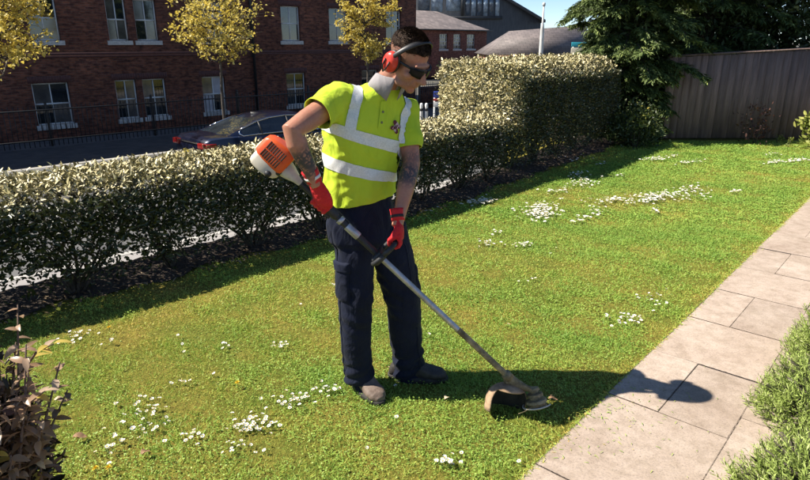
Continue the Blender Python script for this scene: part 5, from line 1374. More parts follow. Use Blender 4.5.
# ---- polo shirt
TOR = [(.925, (-.203, 2.705), .170, .128, 8), (.98, (-.203, 2.70), .166, .126, 9), (1.05, (-.202, 2.69), .163, .122, 12), (1.15, (-.198, 2.68), .168, .123, 16), (1.25, (-.185, 2.67), .180, .127, 18), (1.335, (-.165, 2.668), .186, .125, 16), (1.40, (-.147, 2.666), .165, .105, 11), (1.45, (-.115, 2.656), .118, .088, 8), (1.488, (-.092, 2.65), .072, .066, 6)]
def tor_pt(zq, th, k=1.0):
    """th 0 = front, +90 deg = his right side"""
    for i in range(len(TOR) - 1):
        if TOR[i][0] <= zq <= TOR[i + 1][0] or i == len(TOR) - 2: break
    w = (zq - TOR[i][0]) / (TOR[i + 1][0] - TOR[i][0]); A, B = TOR[i], TOR[i + 1]
    L_ = lambda x, y: x + (y - x) * w
    c_ = Vector((L_(A[1][0], B[1][0]), L_(A[1][1], B[1][1]), zq)); a_, b_, tl = L_(A[2], B[2]), L_(A[3], B[3]), math.radians(L_(A[4], B[4]))
    cs, sn = math.cos(th), math.sin(th); ex = 0.84
    lat = math.copysign(abs(sn) ** ex, sn) * a_ * k; dep = math.copysign(abs(cs) ** ex, cs) * b_ * k
    return c_ + (RT * math.cos(tl) + UP * math.sin(tl)) * lat + (FW - UP * .10) * dep
mb = MB()
mb.rings([[tor_pt(z, 2 * math.pi * j / 40) for j in range(40)] for z in [t_[0] for t_ in TOR]])
Rse = Rs.lerp(Re, .47); Rsd = (Re - Rs).normalized()
Lse = Ls.lerp(Le, .74); Lsd = (Le - Ls).normalized()
mb.tube([Vector((-.17, 2.655, 1.39)), Rs.lerp(NB, .25) - UP * .02, Rs + UP * .004, Rs.lerp(Re, .3), Rse, Rse + Rsd * .03], [.07, .076, .072, .069, .066, .067], 22)
mb.tube([Vector((-.09, 2.69, 1.36)), Ls.lerp(NB, .25) - UP * .02, Ls + UP * .004, Ls.lerp(Le, .35), Lse, Lse + Lsd * .03], [.07, .072, .066, .060, .054, .054], 22)
shirt = fuse(mb, 0.0062, 7, 0.5)
def shirt_folds(co, n):
    d = 0.0
    # drape pulled between the raised right armpit and the left hip
    ax = Vector((.80, -.1, -.55)).normalized(); q = co - Vector((-.30, 2.6, 1.33))
    v1 = mnoise.noise(Vector((q.dot(ax) * 2.2, q.cross(ax).length * 17, 1.0)))
    d += 0.0105 * v1 * max(0, 1 - abs(co.z - 1.22) / .24)
    # vertical folds towards the hem
    ang = math.atan2(co.x + .2, -(co.y - 2.7)); d += 0.011 * mnoise.noise(Vector((ang * 4.2, co.z * 2.6, 7.3))) * max(0, min(1, (1.22 - co.z) / .15))
    d += 0.006 * mnoise.noise(Vector((co.x * 17, co.y * 17, co.z * 9))) + 0.0045 * (1 - abs(mnoise.noise(Vector((co.x * 13 + co.z * 6, co.y * 13, co.z * 15 - co.x * 8)))) * 2) * max(0, min(1, (1.40 - co.z) / .1)) + 0.0025 * mnoise.noise(Vector((co.x * 45, co.y * 45, co.z * 30)))
    # creases round the sleeves
    for A, B in ((Rs, Rse), (Ls, Lse)):
        f = (co - A).dot((B - A).normalized()); r_ = (co - A - (B - A).normalized() * f).length
        if -.05 < f < .22 and r_ < .12: d += 0.005 * mnoise.noise(Vector((f * 26, r_ * 10 + co.y * 9, co.x * 6)))
    return d
displace(shirt, shirt_folds)
cut_open(shirt, Rse, Rsd, .11, .085); cut_open(shirt, Lse, Lsd, .085, .062); cut_open(shirt, (-.203, 2.705, .992), (RT * -.12 - UP).normalized(), .40)
BV = bvh_of(shirt)
so = link('polo_shirt', shift(shirt, ROOT), M_HIVIS, person); thicken(so, 0.003)
def near(p, off):
    h, n, i, d = BV.find_nearest(p); return h + n * off
def strip(name, rows_, mat, off=0.0032, thick=.0018):
    """rows_: list of rows of guide points, laid onto the shirt"""
    R2 = [[near(p, off) for p in r] for r in rows_]; m_ = len(R2[0]); V = [p - ROOT for r in R2 for p in r]
    F = [(i * m_ + j, i * m_ + j + 1, (i + 1) * m_ + j + 1, (i + 1) * m_ + j) for i in range(len(R2) - 1) for j in range(m_ - 1)]
    o = link(name, mesh_np(name, V, F, smooth=True), mat, so); return o
def pix(px, py):
    h, n, i, d = BV.ray_cast(Vector((0, 0, CAM_H)), ray(px, py).normalized()); return h, n
for (za, zb_) in ((1.247, 1.297), (1.105, 1.155)):
    ths = np.linspace(-math.pi, math.pi, 90)
    strip('reflective_band', [[tor_pt(za + (zb_ - za) * k / 6, t_, 1.03) for k in range(7)] for t_ in ths], M_TAPE)
def brace(front, back_top, name='reflective_brace', w=.046):
    P = []
    for (px, py) in front:
        h, n = pix(px, py)
        if h: P.append(h)
    P = list(back_top) + P
    Q = []
    for i in range(len(P) - 1):
        for k in range(8): Q.append(P[i].lerp(P[i + 1], k / 8))
    Q.append(P[-1])
    for _ in range(30): Q = [Q[0]] + [(Q[i - 1] + Q[i] * 2 + Q[i + 1]) / 4 for i in range(1, len(Q) - 1)] + [Q[-1]]
    Q = [near(q, 0) for q in Q]
    for _ in range(8): Q = [Q[0]] + [(Q[i - 1] + Q[i] * 2 + Q[i + 1]) / 4 for i in range(1, len(Q) - 1)] + [Q[-1]]
    rows_ = []
    for i, q in enumerate(Q):
        t_ = (Q[min(i + 1, len(Q) - 1)] - Q[max(i - 1, 0)]).normalized(); n = BV.find_nearest(q)[1]; s_ = t_.cross(n).normalized()
        rows_.append([q + s_ * (w * (k / 4 - .5)) for k in range(5)])
    strip(name, rows_, M_TAPE, .0042)
brace([(359, 74), (358, 90), (355, 105), (352, 119), (350, 131)], [tor_pt(1.27, math.radians(140), 1.02), tor_pt(1.36, math.radians(140), 1.02), Vector((-.215, 2.655, 1.475))])
brace([(408, 100), (405, 112), (402, 126), (400, 143)], [tor_pt(1.25, math.radians(-150), 1.02), tor_pt(1.34, math.radians(-150), 1.02), Vector((-.055, 2.70, 1.425))])
# placket and buttons
rows_ = []
for k in range(12):
    f = k / 11; h, n = pix(384 - 3.2 * f, 101 + 27 * f)
    rows_.append([h + RT * (.015 * (1 - j)) for j in range(3)])
strip('placket', rows_, M_HIVIS, .0035)
for (px, py) in ((382.6, 112), (381.3, 122.5)):
    h, n = pix(px, py); b = MB(); T = Matrix.Translation(h + n * .0045) @ n.to_track_quat('Z', 'Y').to_matrix().to_4x4()
    b.lathe([(.0045, -.001), (.0055, .0005), (.0045, .0015), (.002, .001)], T, 12); b.build('button', simple('button_grey', (0.16, 0.17, 0.05), (0.22, 0.22, 0.07), 50, 0.4), so, origin=ROOT)
# embroidered chest emblem
h, n = pix(395.5, 127)
xax = (RT * -1 - n * (RT * -1).dot(n)).normalized(); yax = n.cross(xax)
def emb(name, polys, mat, off):
    V, F = [], []
    for poly in polys:
        o_ = len(V)
        for (x, y) in poly: V.append(near(h + xax * x + yax * y, off) - ROOT)
        F.append(list(range(o_, o_ + len(poly))))
    link(name, mesh_np(name, V, F), mat, so)
def rot(pl, a, dx=0, dy=0): return [(x * math.cos(a) - y * math.sin(a) + dx, x * math.sin(a) + y * math.cos(a) + dy) for x, y in pl]
M_MAROON = simple('emblem_maroon', (0.10, 0.012, 0.02), (0.16, 0.02, 0.03), 90, 0.7); M_PINK = simple('emblem_pale', (0.52, 0.36, 0.34), (0.62, 0.48, 0.46), 90, 0.7)
petal = [(0, .004), (.010, .014), (.008, .026), (0, .030), (-.008, .025), (-.008, .014)]
emb('chest_emblem', [rot(petal, a) for a in (.25, 1.75, 3.25, 4.75)], M_MAROON, .0042)
emb('chest_emblem_field', [rot([(-.018, -.011), (.018, -.011), (.018, .011), (-.018, .011)], .75)], M_PINK, .0054)
emb('chest_emblem_mark', [rot([(-.012, -.003), (.012, -.003), (.012, .0018), (-.012, .003)], .75), rot([(-.009, .005), (.006, .005), (.006, .008), (-.009, .008)], .75)], M_MAROON, .0066)
# collar: stand and turned-down leaf, open at the throat
cm_ = MB(); NC = Vector((-.080, 2.641, 1.488)); axn = (HM @ Vector((0, .03, -.08)) - NB).normalized()
rows_ = []
for k, (rad, hgt, tip) in enumerate(((.062, .0, 0), (.060, .048, 0), (.063, .060, 0), (.068, .057, .002), (.077, .026, .014), (.085, -.012, .040))):
    row = []
    for j in range(41):
        th = math.radians(16 + 328 * j / 40); fr = max(0, math.cos(th)) ** 6
        lat = RT * (math.sin(th) * rad * 1.02) + FW * (math.cos(th) * rad + .004); side = 1 if th < math.pi else -1
        row.append(NC + axn * (hgt - .022 * max(0, math.cos(th)) - tip * 1.15 * fr) + lat * (1 + .10 * fr * (k > 2)) + FW * (.010 * fr * (k > 2)))
    rows_.append(row)
cm_.rings(rows_, cap=False, closed=False)
co_ = cm_.build('collar', M_COLLAR, so, smooth=True, origin=ROOT); m_ = co_.modifiers.new('t', 'SOLIDIFY'); m_.thickness = .002

# ---- trousers
mb = MB()
def ell_ring(c_, a_, b_, n=36): return [Vector(c_) + RT * (math.sin(2 * math.pi * j / n) * a_) + FW * (math.cos(2 * math.pi * j / n) * b_) for j in range(n)]
mb.rings([ell_ring((-.203, 2.70, 1.02), .150, .110), ell_ring((-.203, 2.70, .96), .158, .116), ell_ring((-.20, 2.70, .88), .170, .124), ell_ring((-.195, 2.70, .80), .168, .124), ell_ring((-.185, 2.70, .74), .13, .10)])
RL = [at(354, 226, 2.665), at(355, 255, 2.655), at(355.5, 280, 2.645), at(356, 303, 2.64), at(356, 330, 2.65), at(356.5, 358, 2.668), at(359, 373, 2.675), at(361, 385, 2.68)]
LL = [at(386, 226, 2.745), at(393, 255, 2.75), at(398, 280, 2.75), at(403, 303, 2.75), at(405.5, 330, 2.765), at(407.5, 356, 2.79), at(408, 369, 2.80), at(408.5, 381, 2.81)]
mb.tube(RL, [.088, .092, .086, .080, .075, .074, .073, .071], 24); mb.tube(LL, [.092, .098, .094, .088, .083, .080, .079, .076], 24)
tro = fuse(mb, 0.0064, 7, 0.5)
def tro_folds(co, n):
    d = .004 * mnoise.noise(Vector((co.x * 14, co.y * 14, co.z * 9)))
    for L_ in (RL, LL):
        k = L_[3]; r_ = math.hypot(co.x - k.x, co.y - k.y)
        if r_ > .15: continue
        seed = L_[0].x * 9
        wk = math.exp(-((co.z - k.z) / .13) ** 2); wa = max(0, min(1, (.30 - co.z) / .16)); wt = max(0, min(1, (co.z - .62) / .12))
        d += .013 * wk * mnoise.noise(Vector((co.x * 8 + seed, co.y * 8, co.z * 24 + co.x * 10)))
        d += .016 * wa * mnoise.noise(Vector((co.x * 7 + seed, co.y * 7, co.z * 30 - co.x * 9)))
        d += .009 * wt * mnoise.noise(Vector((co.x * 22 + co.z * 12, co.y * 20, co.z * 6 + seed)))
    return d
displace(tro, tro_folds)
cut_open(tro, RL[-1].lerp(RL[-2], .5), (0, 0, -1), .13); cut_open(tro, LL[-1].lerp(LL[-2], .25), (0, 0, -1), .13)
TV = bvh_of(tro)
to = link('trousers', shift(tro, ROOT), M_NAVY, person); thicken(to, 0.003)
def patch_on(bv, name, ctr, ax_, ay_, w, hgt, mat, parent, off, nx=8, ny=8):
    rows_ = []
    for i in range(ny + 1):
        row = []
        for j in range(nx + 1):
            p_, n_, _, _ = bv.find_nearest(ctr + ax_ * (w * (j / nx - .5)) + ay_ * (hgt * (i / ny - .5))); edge = i in (0, ny) or j in (0, nx)
            row.append(p_ + n_ * (off * (.15 if edge else 1)))
        rows_.append(row)
    V = [p_ - ROOT for r in rows_ for p_ in r]; m_ = nx + 1
    F = [(i * m_ + j, i * m_ + j + 1, (i + 1) * m_ + j + 1, (i + 1) * m_ + j) for i in range(ny) for j in range(nx)]
    return link(name, mesh_np(name, V, F, smooth=True), mat, parent)
patch_on(TV, 'cargo_pocket', RL[2] + RT * .09 + FW * .02, FW, UP, .13, .17, M_NAVY, to, .009)
patch_on(TV, 'cargo_pocket_flap', RL[2] + RT * .09 + FW * .02 + UP * .085, FW, UP, .14, .05, M_NAVY, to, .013)
patch_on(TV, 'cargo_pocket', LL[2] - RT * .09 + FW * .02, FW, UP, .13, .17, M_NAVY, to, .009)
patch_on(TV, 'knee_patch', RL[3] + FW * .09 - UP * .01, RT, UP, .12, .20, M_NAVY, to, .005)
patch_on(TV, 'knee_patch', LL[3] + FW * .09 - UP * .01, RT, UP, .12, .20, M_NAVY, to, .005)

def seam(bv, name, pts, mat, parent, r=.0022):
    P = []
    for a_, b_ in zip(pts[:-1], pts[1:]):
        for k in range(8):
            h_, n_, _, _ = bv.find_nearest(a_.lerp(b_, k / 8)); P.append(h_ + n_ * .001 - ROOT)
    m = MB(); m.tube(P, r, 5); m.build(name, mat, parent, smooth=True)
seam(TV, 'side_seam', [p_ + RT * .12 for p_ in RL[:7]], M_NAVY, to)
seam(TV, 'side_seam', [p_ + FW * .12 - RT * .03 for p_ in LL[:7]], M_NAVY, to)
# ---- boots
def boot(pos, yaw, mat, lab=None):
    T = Matrix.Translation(pos) @ Matrix.Rotation(yaw, 4, 'Z')
    m = MB(); st = [(-.092, .026, .060), (-.075, .036, .082), (-.03, .041, .105), (.02, .042, .112), (.065, .044, .098), (.11, .049, .076), (.15, .050, .066), (.182, .041, .058), (.202, .022, .040)]
    m.rings([[T @ Vector((x, w * math.copysign(abs(math.cos(a)) ** .8, math.cos(a)), .016 + max(0, (h - .012) * (.5 + .5 * math.copysign(abs(math.sin(a)) ** .9, math.sin(a)))))) for a in [2 * math.pi * k / 20 for k in range(20)]] for x, w, h in st])
    m.tube([T @ Vector((-.025, 0, .05)), T @ Vector((-.025, 0, .11)), T @ Vector((-.03, 0, .17))], [.047, .048, .052], 18)
    me = fuse(m, .0048, 4, .5); displace(me, lambda co, n: .002 * mnoise.noise(co * 40) + .0012 * mnoise.noise(co * 110))
    b_ = link('boot', shift(me, ROOT), mat, person)
    if lab: b_['label'] = lab
    s = MB(); out = []
    for k in range(28):
        a = 2 * math.pi * k / 28; x = .055 + .158 * math.cos(a); w = (.046 + .009 * math.sin(min(1, max(0, (x + .03) / .2)) * math.pi)) * math.copysign(abs(math.sin(a)) ** .6, math.sin(a)); out.append((x, w))
    s.rings([[T @ Vector((x, y, .001)) for x, y in out], [T @ Vector((x * 1.0, y, .018)) for x, y in out], [T @ Vector((x * .985, y * .97, .026)) for x, y in out]])
    s.build('sole', M_SOLE, b_, origin=ROOT)
    for k in range(4):
        l = MB(); x = .005 + k * .024; z = .122 - k * .0105
        l.tube([T @ Vector((x, -.030, z - .022)), T @ Vector((x + .004, -.012, z - .001)), T @ Vector((x + .004, .012, z - .001)), T @ Vector((x, .030, z - .022))], .003, 6); l.build('lace', M_SOLE, b_, origin=ROOT)
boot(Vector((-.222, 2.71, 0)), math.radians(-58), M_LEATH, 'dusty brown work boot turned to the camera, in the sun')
boot(Vector((.012, 2.795, 0)), math.radians(-9), simple('shadow_toned_leather', (0.02, 0.017, 0.015), (0.05, 0.042, 0.036), 18, 0.65, 0.4, 90), 'work boot pointing right, in shadow')  # leather coloured darker to look shadowed; the other boot stays brown

# ---- gloves: palm, four curled fingers and a thumb closed round the handles
def grip_hand(wrist, G, axis, rg, fing_side, spread=.0205, name_lab=None, flip=1):
    axis = axis.normalized(); e1 = wrist - G; e1 = (e1 - axis * e1.dot(axis)).normalized(); e2 = axis.cross(e1)
    if e2.dot(fing_side) < 0: e2 = -e2
    m = MB(); R = rg + .0095
    knk = G + e1 * (R + .012) + e2 * .012
    fd = (wrist - G).normalized()
    m.tube([wrist + (wrist - knk).normalized() * .02, wrist, wrist.lerp(knk, .35), wrist.lerp(knk, .7), knk], [.030, .031, .039, .043, .041], 18, True, axis, .50)
    for i in range(4):
        ln = (1.0, 1.08, 1.02, .84)[i]; r0 = (.0102, .0106, .0102, .0092)[i]
        c_ = G + axis * (flip * (i - 1.5) * spread)
        P = []
        for q, th in enumerate((-5, 38, 82, 128, 172, 214 if i < 3 else 195)):
            a = math.radians(th * (.92 + .08 * ln)); rr = R + (.007 if q == 0 else .0015 * (q == 1))
            P.append(c_ + (e1 * math.cos(a) + e2 * math.sin(a)) * rr * (1.0 + .06 * (ln - 1)))
        m.tube([knk + axis * (flip * (i - 1.5) * spread) - e2 * .004] + P, [r0 * 1.1, r0 * 1.12, r0 * 1.05, r0, r0 * .98, r0 * .92, r0 * .85], 10, True)
    P = [wrist.lerp(knk, .35) - axis * (flip * .030)]
    for th in (-30, -75, -120, -158):
        a = math.radians(th); P.append(G - axis * (flip * (.032 + .006 * math.cos(a))) * (1.0 if th > -100 else .75) + (e1 * math.cos(a) + e2 * math.sin(a)) * (R + .004))
    m.tube(P, [.0155, .0135, .012, .0115, .0102], 10, True)
    me = fuse(m, .0026, 3, .45); displace(me, lambda co, n: .0012 * mnoise.noise(co * 90) + .0008 * mnoise.noise(co * 240))
    g_ = link('glove', shift(me, ROOT), M_GLOVE, person)
    if name_lab: g_['label'] = name_lab
    c = MB(); dv = (wrist - knk).normalized()
    c.tube([wrist + dv * .004, wrist + dv * .02, wrist + dv * .045, wrist + dv * .056], [.0335, .033, .0355, .037], 20, False, axis, .88); o = c.build('cuff', M_GLOVE, g_, smooth=True, origin=ROOT)
    c = MB(); c.tube([wrist + dv * .018, wrist + dv * .030], [.0345, .0352], 20, False, axis, .88); c.build('cuff_band', M_SWHITE if flip > 0 else M_GLBLK, g_, smooth=True, origin=ROOT)
    return g_
HGRIP = sh(322)
grip_hand(Rw + (HGRIP - Rw) * .12, HGRIP, TW, .019, CAMSIDE, name_lab='red glove on the rear throttle grip')
LPB = sh(379); LU = TU                                                   # loop handle stands across the shaft here
LTOP = LPB + LU * .100
grip_hand(Lw + (LTOP - Lw) * .08, LTOP, CAMSIDE, .012, TW, name_lab='red glove on the front loop handle', flip=-1)

# ================================================================== EAR DEFENDERS AND SUNGLASSES
M_EARR = simple('ear_cup_red', (0.62, 0.035, 0.022), (0.70, 0.06, 0.035), 20, 0.32); M_EARB = simple('ear_cup_black', (0.010, 0.010, 0.011), (0.022, 0.022, 0.023), 20, 0.45)
ed = tag(empty('ear_defenders'), 'red ear defenders with a black headband on the man\'s head', 'ear defenders'); ed.matrix_world = HM
HEADB = 12
for s_ in (-1, 1):
    T = Matrix.Translation((s_ * .083, .012, -.008)) @ Matrix.Rotation(s_ * math.pi / 2, 4, 'Y')
    c = MB(); pr = [(.030, -.004), (.040, 0), (.0415, .012), (.039, .022), (.030, .031), (.016, .034), (.002, .0345)]
    c.rings([[T @ Vector((r_ * 1.18 * math.cos(a), r_ * .92 * math.sin(a), z_)) for a in [2 * math.pi * k / 28 for k in range(28)]] for r_, z_ in pr]); cup = c.build('ear_cup', M_EARR, ed, smooth=True)
    c = MB(); c.rings([[T @ Vector((r_ * 1.18 * math.cos(a), r_ * .92 * math.sin(a), z_)) for a in [2 * math.pi * k / 28 for k in range(28)]] for r_, z_ in [(.026, -.012), (.040, -.011), (.0445, -.006), (.0445, .002), (.041, .006), (.03, .005)]]); c.build('cushion', M_EARB, cup, smooth=True)
    c = MB(); c.tube([T @ Vector((-.045, .0, .036)), T @ Vector((-.02, .012, .0385)), T @ Vector((.012, .014, .037))], [.0035, .0035, .003], 8); c.tube([T @ Vector((-.045, .0, .036)), T @ Vector((-.02, -.012, .0385)), T @ Vector((.012, -.014, .037))], [.0035, .0035, .003], 8)
    c.build('wire_yoke', M_EARB, cup, smooth=True)
band = MB(); rows_ = []
for k in range(25):
    a = math.pi * k / 24; x = math.cos(a) * .106; rz_ = math.sin(a) * .126; z = .005 + rz_ * math.cos(.42); yc = .012 - rz_ * math.sin(.42); w = .011 + .005 * math.sin(a)
    o1 = Vector((math.cos(a), -math.sin(a) * math.sin(.42), math.sin(a) * math.cos(.42)))
    rows_.append([Vector((x, yc - w, z)) + o1 * 0, Vector((x, yc - w * .6, z)) + o1 * .006, Vector((x, yc + w * .6, z)) + o1 * .006, Vector((x, yc + w, z)), Vector((x, yc + w * .6, z)) - o1 * .004, Vector((x, yc - w * .6, z)) - o1 * .004])
band.rings(rows_); band.build('headband', M_EARB, ed, smooth=True)
sg = tag(empty('sunglasses'), 'black wraparound safety sunglasses on the man\'s face', 'sunglasses'); sg.matrix_world = HM
M_LENS = simple('dark_lens', (0.006, 0.006, 0.007), (0.010, 0.010, 0.012), 10, 0.3, spec=0.15)
for s_ in (-1, 1):
    L_ = MB(); gridv = []
    for i in range(9):
        u = i / 8; az = s_ * math.radians(5 + 52 * u); row = []
        for j in range(6):
            w = j / 5; hh = (.047 - .014 * u) ; zc = .006 + .006 * u
            rr = .078; row.append(Vector((math.sin(az) * rr * 1.02, -.034 - math.cos(az) * rr - .002 * math.sin(w * math.pi), zc + hh * (w - .55) * (1 - .25 * (abs(w - .5) * 2) ** 4 * (u > .8)))))
        gridv.append(row)
    L_.rings(gridv, cap=False, closed=False); o = L_.build('lens', M_LENS, sg, smooth=True); o.modifiers.new('t', 'SOLIDIFY').thickness = .0025
    A_ = MB(); A_.tube([(s_ * .060, -.076, .018), (s_ * .072, -.05, .017), (s_ * .080, -.01, .014), (s_ * .080, .03, .012)], [.0055, .0065, .005, .0035], 8); A_.build('arm', M_EARB, sg, smooth=True)
b_ = MB(); b_.tube([Vector((math.sin(a) * .0755, -.034 - math.cos(a) * .0755, .0265 - .002 * abs(a))) for a in np.linspace(-1.0, 1.0, 17)], .0032, 8); b_.build('brow_bar', M_EARB, sg, smooth=True)
b_ = MB(); b_.tube([(-.012, -.108, .012), (0, -.112, .016), (.012, -.108, .012)], .003, 8); b_.build('bridge', M_EARB, sg, smooth=True)

# ================================================================== GRASS TRIMMER
M_ORANGE = simple('orange_plastic', (0.64, 0.075, 0.012), (0.72, 0.11, 0.018), 14, 0.42, 0.1); M_CREAMP = simple('cream_plastic', (0.55, 0.48, 0.36), (0.66, 0.60, 0.48), 10, 0.5, 0.1)
M_GREYP = simple('pale_grey_casting', (0.42, 0.40, 0.36), (0.55, 0.53, 0.49), 25, 0.5, 0.2); M_ALU = simple('dusty_aluminium_tube', (0.34, 0.33, 0.33), (0.52, 0.51, 0.52), 30, 0.38, 0.15, metallic=0.6)
def mat_dusty(name, a, b, dust, lo, hi):
    m, nt, p = new_mat(name); v = coord(nt)
    c1 = ramp(nt, noise_n(nt, v, 30, 5), [(0.35, a), (0.65, b)]).outputs[0]
    f = ramp(nt, noise_n(nt, v, 11, 6, 0.7), [(lo, (0, 0, 0)), (hi, (1, 1, 1))]).outputs[0]
    nt.links.new(mixc(nt, f, c1, dust), p.inputs['Base Color']); p.inputs['Roughness'].default_value = 0.85
    nt.links.new(bump_n(nt, noise_n(nt, v, 120, 5), 0.5, 0.003), p.inputs['Normal'])
    return m
M_DUSTY = mat_dusty('dusty_guard_plastic', (0.16, 0.10, 0.055), (0.28, 0.18, 0.10), (0.46, 0.31, 0.19), 0.35, 0.6)
M_MUDDY = mat_dusty('muddy_casting', (0.09, 0.07, 0.035), (0.2, 0.16, 0.085), (0.38, 0.30, 0.17), 0.45, 0.62)
M_INNERG = simple('guard_inside', (0.02, 0.016, 0.012), (0.05, 0.04, 0.028), 25, 0.9, 0.5)
tm = tag(empty('grass_trimmer'), 'petrol grass trimmer with orange engine and long silver shaft held by the man', 'trimmer')
FR = Matrix((TW, CAMSIDE, TW.cross(CAMSIDE))).transposed().to_4x4(); 
if TW.cross(CAMSIDE).dot(TU) < 0: ZS = -1
else: ZS = 1
tm.matrix_world = Matrix.Translation(TA) @ FR
LEN = (TB - TA).length
inv = tm.matrix_world.inverted()
lx = lambda p_: (inv @ p_).x
x_sil0 = lx(sh(386)); x_g0 = lx(sh(314)); x_g1 = lx(sh(337))
def x_eng(prof): return prof[-1][0] < -.05
class EMB(MB):
    pass
def X(prof, mats, name, parent=tm, n=20, smooth=True):   # lathe about the shaft: (x, r)
    m = (EMB if x_eng(prof) else MB)(); m.rings([[Vector((x, r * math.cos(2 * math.pi * k / n), r * math.sin(2 * math.pi * k / n))) for k in range(n)] for x, r in prof]); o = m.build(name, mats, parent, smooth=smooth); normals_out(o); smooth_angle(o, 45); return o
X([(x_sil0 - .05, .0135), (LEN * .72, .0135)], M_ALU, 'shaft')
X([(LEN * .72, .0142), (LEN, .0142)], M_MUDDY, 'lower_shaft')
X([(-.01, .0150), (x_sil0 - .045, .0150)], M_PLAST, 'shaft_sleeve')
X([(x_g0, .017), (x_g0 + .008, .0215), (x_g1 - .01, .021), (x_g1, .017)], M_PLAST, 'throttle_grip')
X([(x_g1 + .012, .019), (x_g1 + .014, .0205), (x_g1 + .028, .0205), (x_g1 + .03, .019)], M_ALU, 'clamp')
X([(lx(sh(347)), .0175), (lx(sh(347)) + .002, .0185), (lx(sh(358)), .0185), (lx(sh(358)) + .002, .0175)], M_ALU, 'silver_collar')
m = MB(); m.box(x_g0 + .01, x_g1 - .02, -.008, .008, -ZS * .034 if ZS > 0 else .018, -ZS * .018 if ZS > 0 else .034, .004); m.build('throttle_trigger', M_PLAST, tm)
# loop handle across the shaft
lp = MB(); lxp = lx(LPB); pts = []
w_, hi_, lo_ = .062, .100, -.035
for k in range(40):
    a = 2 * math.pi * k / 40; ca, sa_ = math.cos(a), math.sin(a)
    y = w_ * math.copysign(abs(ca) ** .55, ca); z = (hi_ + lo_) / 2 + (hi_ - lo_) / 2 * math.copysign(abs(sa_) ** .55, sa_)
    pts.append(Vector((lxp + .03 * (hi_ - z) * .0, y, ZS * z)))
lp.tube(pts + [pts[0]], .0115, 10); lp.build('loop_handle', M_PLAST, tm, smooth=True)
lp = MB(); lp.box(lxp - .02, lxp + .02, -.045, .045, -.028, .028, .008); lp.build('handle_clamp', M_PLAST, tm)
class EMB(MB):
    """engine pieces are drawn large and brought to size here"""
    def build(s, name, mats, parent=None, smooth=False, origin=None):
        s.V = [(v[0] * .80 - .012, v[1] * .70, v[2] * .66) for v in s.V]
        return MB.build(s, name, mats, parent, smooth, origin)
# cable along the shaft
cb = MB(); cb.tube([Vector((x, .006 * math.sin(x * 20) + .004, ZS * (.0185 + .004 * math.sin(x * 13)))) for x in np.linspace(-.05, x_g1 + .09, 24)], .0035, 6); cb.build('throttle_cable', M_PLAST, tm, smooth=True)
# engine
X([(.03, .017), (.02, .024), (-.01, .030), (-.055, .050), (-.075, .056), (-.085, .056)], M_GREYP, 'clutch_housing')
zf = lambda a, b: (a, b) if ZS > 0 else (-b, -a)
m = EMB(); m.box(-.205, -.083, -.062, .062, *zf(-.055, .075), .012); m.build('engine_block', M_BLACK, tm)
def soft_box(name, st, ex, mat):      # stations (x, half y, z low, z high) with rounded cross-sections
    m = EMB(); R_ = []
    for x, hy, z0, z1 in st:
        R_.append([Vector((x, hy * math.copysign(abs(math.cos(a)) ** ex, math.cos(a)), ZS * ((z0 + z1) / 2 + (z1 - z0) / 2 * math.copysign(abs(math.sin(a)) ** ex, math.sin(a))))) for a in [2 * math.pi * (k + .5) / 36 for k in range(36)]])
    m.rings(R_); o = m.build(name, mat, tm); normals_out(o); smooth_angle(o, 50); return o
sh_o = soft_box('engine_cover', [(-.262, .040, -.005, .062), (-.258, .055, -.022, .080), (-.240, .068, -.036, .098), (-.20, .076, -.042, .112), (-.14, .080, -.044, .122), (-.105, .078, -.042, .122), (-.088, .070, -.034, .110), (-.084, .058, -.02, .095)], .26, M_ORANGE)
M_SLOT = simple('vent_black', (0.012, 0.011, 0.01), (0.02, 0.018, 0.016), 20, 0.8)
for s_ in (-1, 1):
    for k in range(8):
        x0 = -.226 + k * .0138; m = EMB(); yy = .0755 + .0045 * (x0 + .222) / .11
        m.box(x0, x0 + .0065, s_ * yy - .006, s_ * yy + .0015 * s_ + (.0 if s_ > 0 else .006) if s_ > 0 else s_ * yy + .006, *zf(-.022, .088)); m.build('vent_slot', M_SLOT, sh_o)
    for k in range(1):
        m = EMB(); z0 = .030; m.box(-.230, -.112, s_ * .0785 - .0045, s_ * .0785 + .0045, *zf(z0, z0 + .007), .001); m.build('vent_rib', M_ORANGE, sh_o)
tk = soft_box('fuel_tank', [(-.252, .040, -.085, -.030), (-.246, .056, -.100, -.022), (-.225, .066, -.112, -.02), (-.17, .072, -.116, -.02), (-.125, .070, -.108, -.02), (-.098, .058, -.092, -.02), (-.085, .040, -.075, -.03)], .36, M_CREAMP)
m = EMB(); m.tube([(-.13, .055, -ZS * .075), (-.13, .088, -ZS * .080)], [.017, .017], 16); m.build('fuel_cap', M_BLACK, tk)
m = EMB(); m.box(-.150, -.080, -.045, .045, *zf(.098, .135), .012); m.build('air_filter_cover', M_PLAST, tm)
X([(-.24, .055), (-.262, .050), (-.268, .030), (-.268, .001)], M_CREAMP, 'starter_cover')
m = EMB(); m.tube([(-.262, -.02, ZS * .03), (-.278, -.02, ZS * .03), (-.278, .02, ZS * .03), (-.262, .02, ZS * .03)], .006, 8); m.build('pull_handle', M_BLACK, tm)
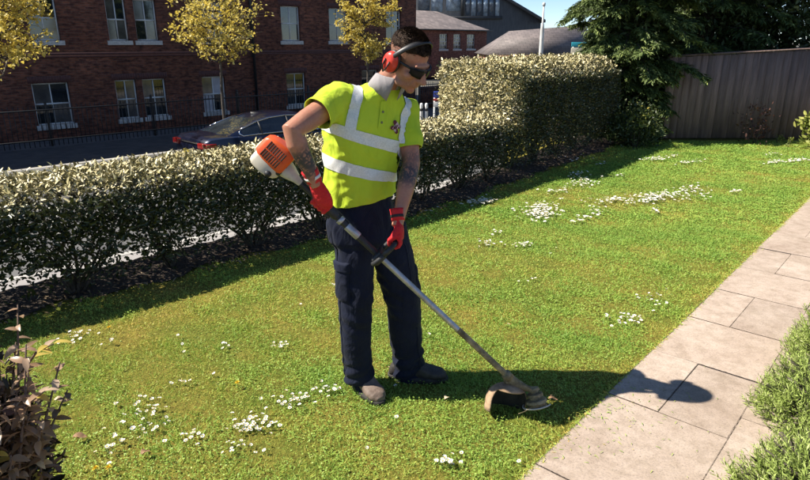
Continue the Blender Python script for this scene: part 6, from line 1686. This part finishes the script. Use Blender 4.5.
# cutting head: gear case, hood-shaped guard, spool
SC = at(536, 400, 2.455); AX = Vector((.22, -.30, -.93)).normalized()
gm = MB(); B2 = TB + TW * .02
gm.tube([inv @ (TB - TW * .03), inv @ B2, inv @ (B2.lerp(SC, .5) + UP * .020), inv @ (SC - AX * .045)], [.021, .024, .015, .014], 14, True)
gm.tube([inv @ (TB - TW * .055), inv @ (TB - TW * .02)], [.0225, .0225], 14); gm.build('gear_case', M_MUDDY, tm, smooth=True)
T = Matrix.Translation(inv @ SC) @ (inv.to_3x3() @ AX).to_track_quat('Z', 'Y').to_matrix().to_4x4()
s_ = MB(); s_.lathe([(.008, -.060), (.024, -.058), (.028, -.046), (.018, -.042), (.018, -.034), (.036, -.031), (.038, -.018), (.026, -.014), (.026, -.006), (.047, -.002), (.050, .010), (.040, .014), (.040, .022), (.047, .025), (.044, .034), (.028, .040), (.002, .042)], T, 28); sp_o = s_.build('line_spool', M_MUDDY, tm); smooth_angle(sp_o, 40)
r_ = MB(); r_.tube([T @ Vector((.066 * math.cos(a), .066 * math.sin(a), .022)) for a in np.linspace(-1.2, 2.6, 40)], .0032, 8, True); r_.build('spool_ring', M_GREYP, sp_o, smooth=True)
for q in (0.4, 3.5):
    l = MB(); l.tube([T @ Vector((.045 * math.cos(q), .045 * math.sin(q), .015)), T @ Vector((.10 * math.cos(q + .1), .10 * math.sin(q + .1), .017)), T @ Vector((.125 * math.cos(q + .3), .125 * math.sin(q + .3), .022))], .0015, 5); l.build('cutting_line', M_MUDDY, sp_o)
# guard hood
GC = at(507, 401, 2.46) + UP * .004
gx = Vector((-.86, .12, .10)).normalized(); gz = Vector((-.10, .25, .96)); gz = (gz - gx * gz.dot(gx)).normalized(); gy = gz.cross(gx)
def hood(k, zoff=0.0):
    rows_ = []
    for i in range(12):
        el = math.radians(-28 + 112 * i / 11); row = []
        for j in range(37):
            az = math.radians(360 * j / 36)
            ce = math.cos(el) if el > 0 else 1.0
            rr = Vector((.100 * ce * math.cos(az), .090 * ce * math.sin(az), .082 * math.sin(el) if el > 0 else .11 * math.sin(el))) * k
            row.append(inv @ (GC + gx * rr.x + gy * rr.y + gz * rr.z))
        rows_.append(row)
    return rows_
g_ = MB(); g_.rings(hood(1.0), cap=False, closed=False)
keep = []
for fi, f_ in enumerate(g_.F):
    i_, j_ = fi // 36, fi % 36; el_ = -28 + 112 * (i_ + .5) / 11; az_ = 10 * j_ + 5
    if el_ > 40 or not (42 < az_ < 205): keep.append(f_)
g_.F = keep; g_.M = [0] * len(keep); go = g_.build('guard', [M_DUSTY, M_INNERG], tm, smooth=True)
mm_ = go.modifiers.new('t', 'SOLIDIFY'); mm_.thickness = .005; mm_.material_offset = 1
bmh = bmesh.new(); bmh.from_mesh(go.data)
ctr = inv @ GC
if sum((f.normal.dot(f.calc_center_median() - ctr)) for f in bmh.faces) < 0: bmesh.ops.reverse_faces(bmh, faces=bmh.faces[:])
bmh.to_mesh(go.data); bmh.free(); mm_.offset = -1
br_ = MB(); br_.tube([inv @ (TB - TW * .045), inv @ (TB - TW * .04 + UP * -.03), inv @ (GC + gz * .075)], [.016, .016, .02], 10); br_.build('guard_bracket', M_MUDDY, tm, smooth=True)
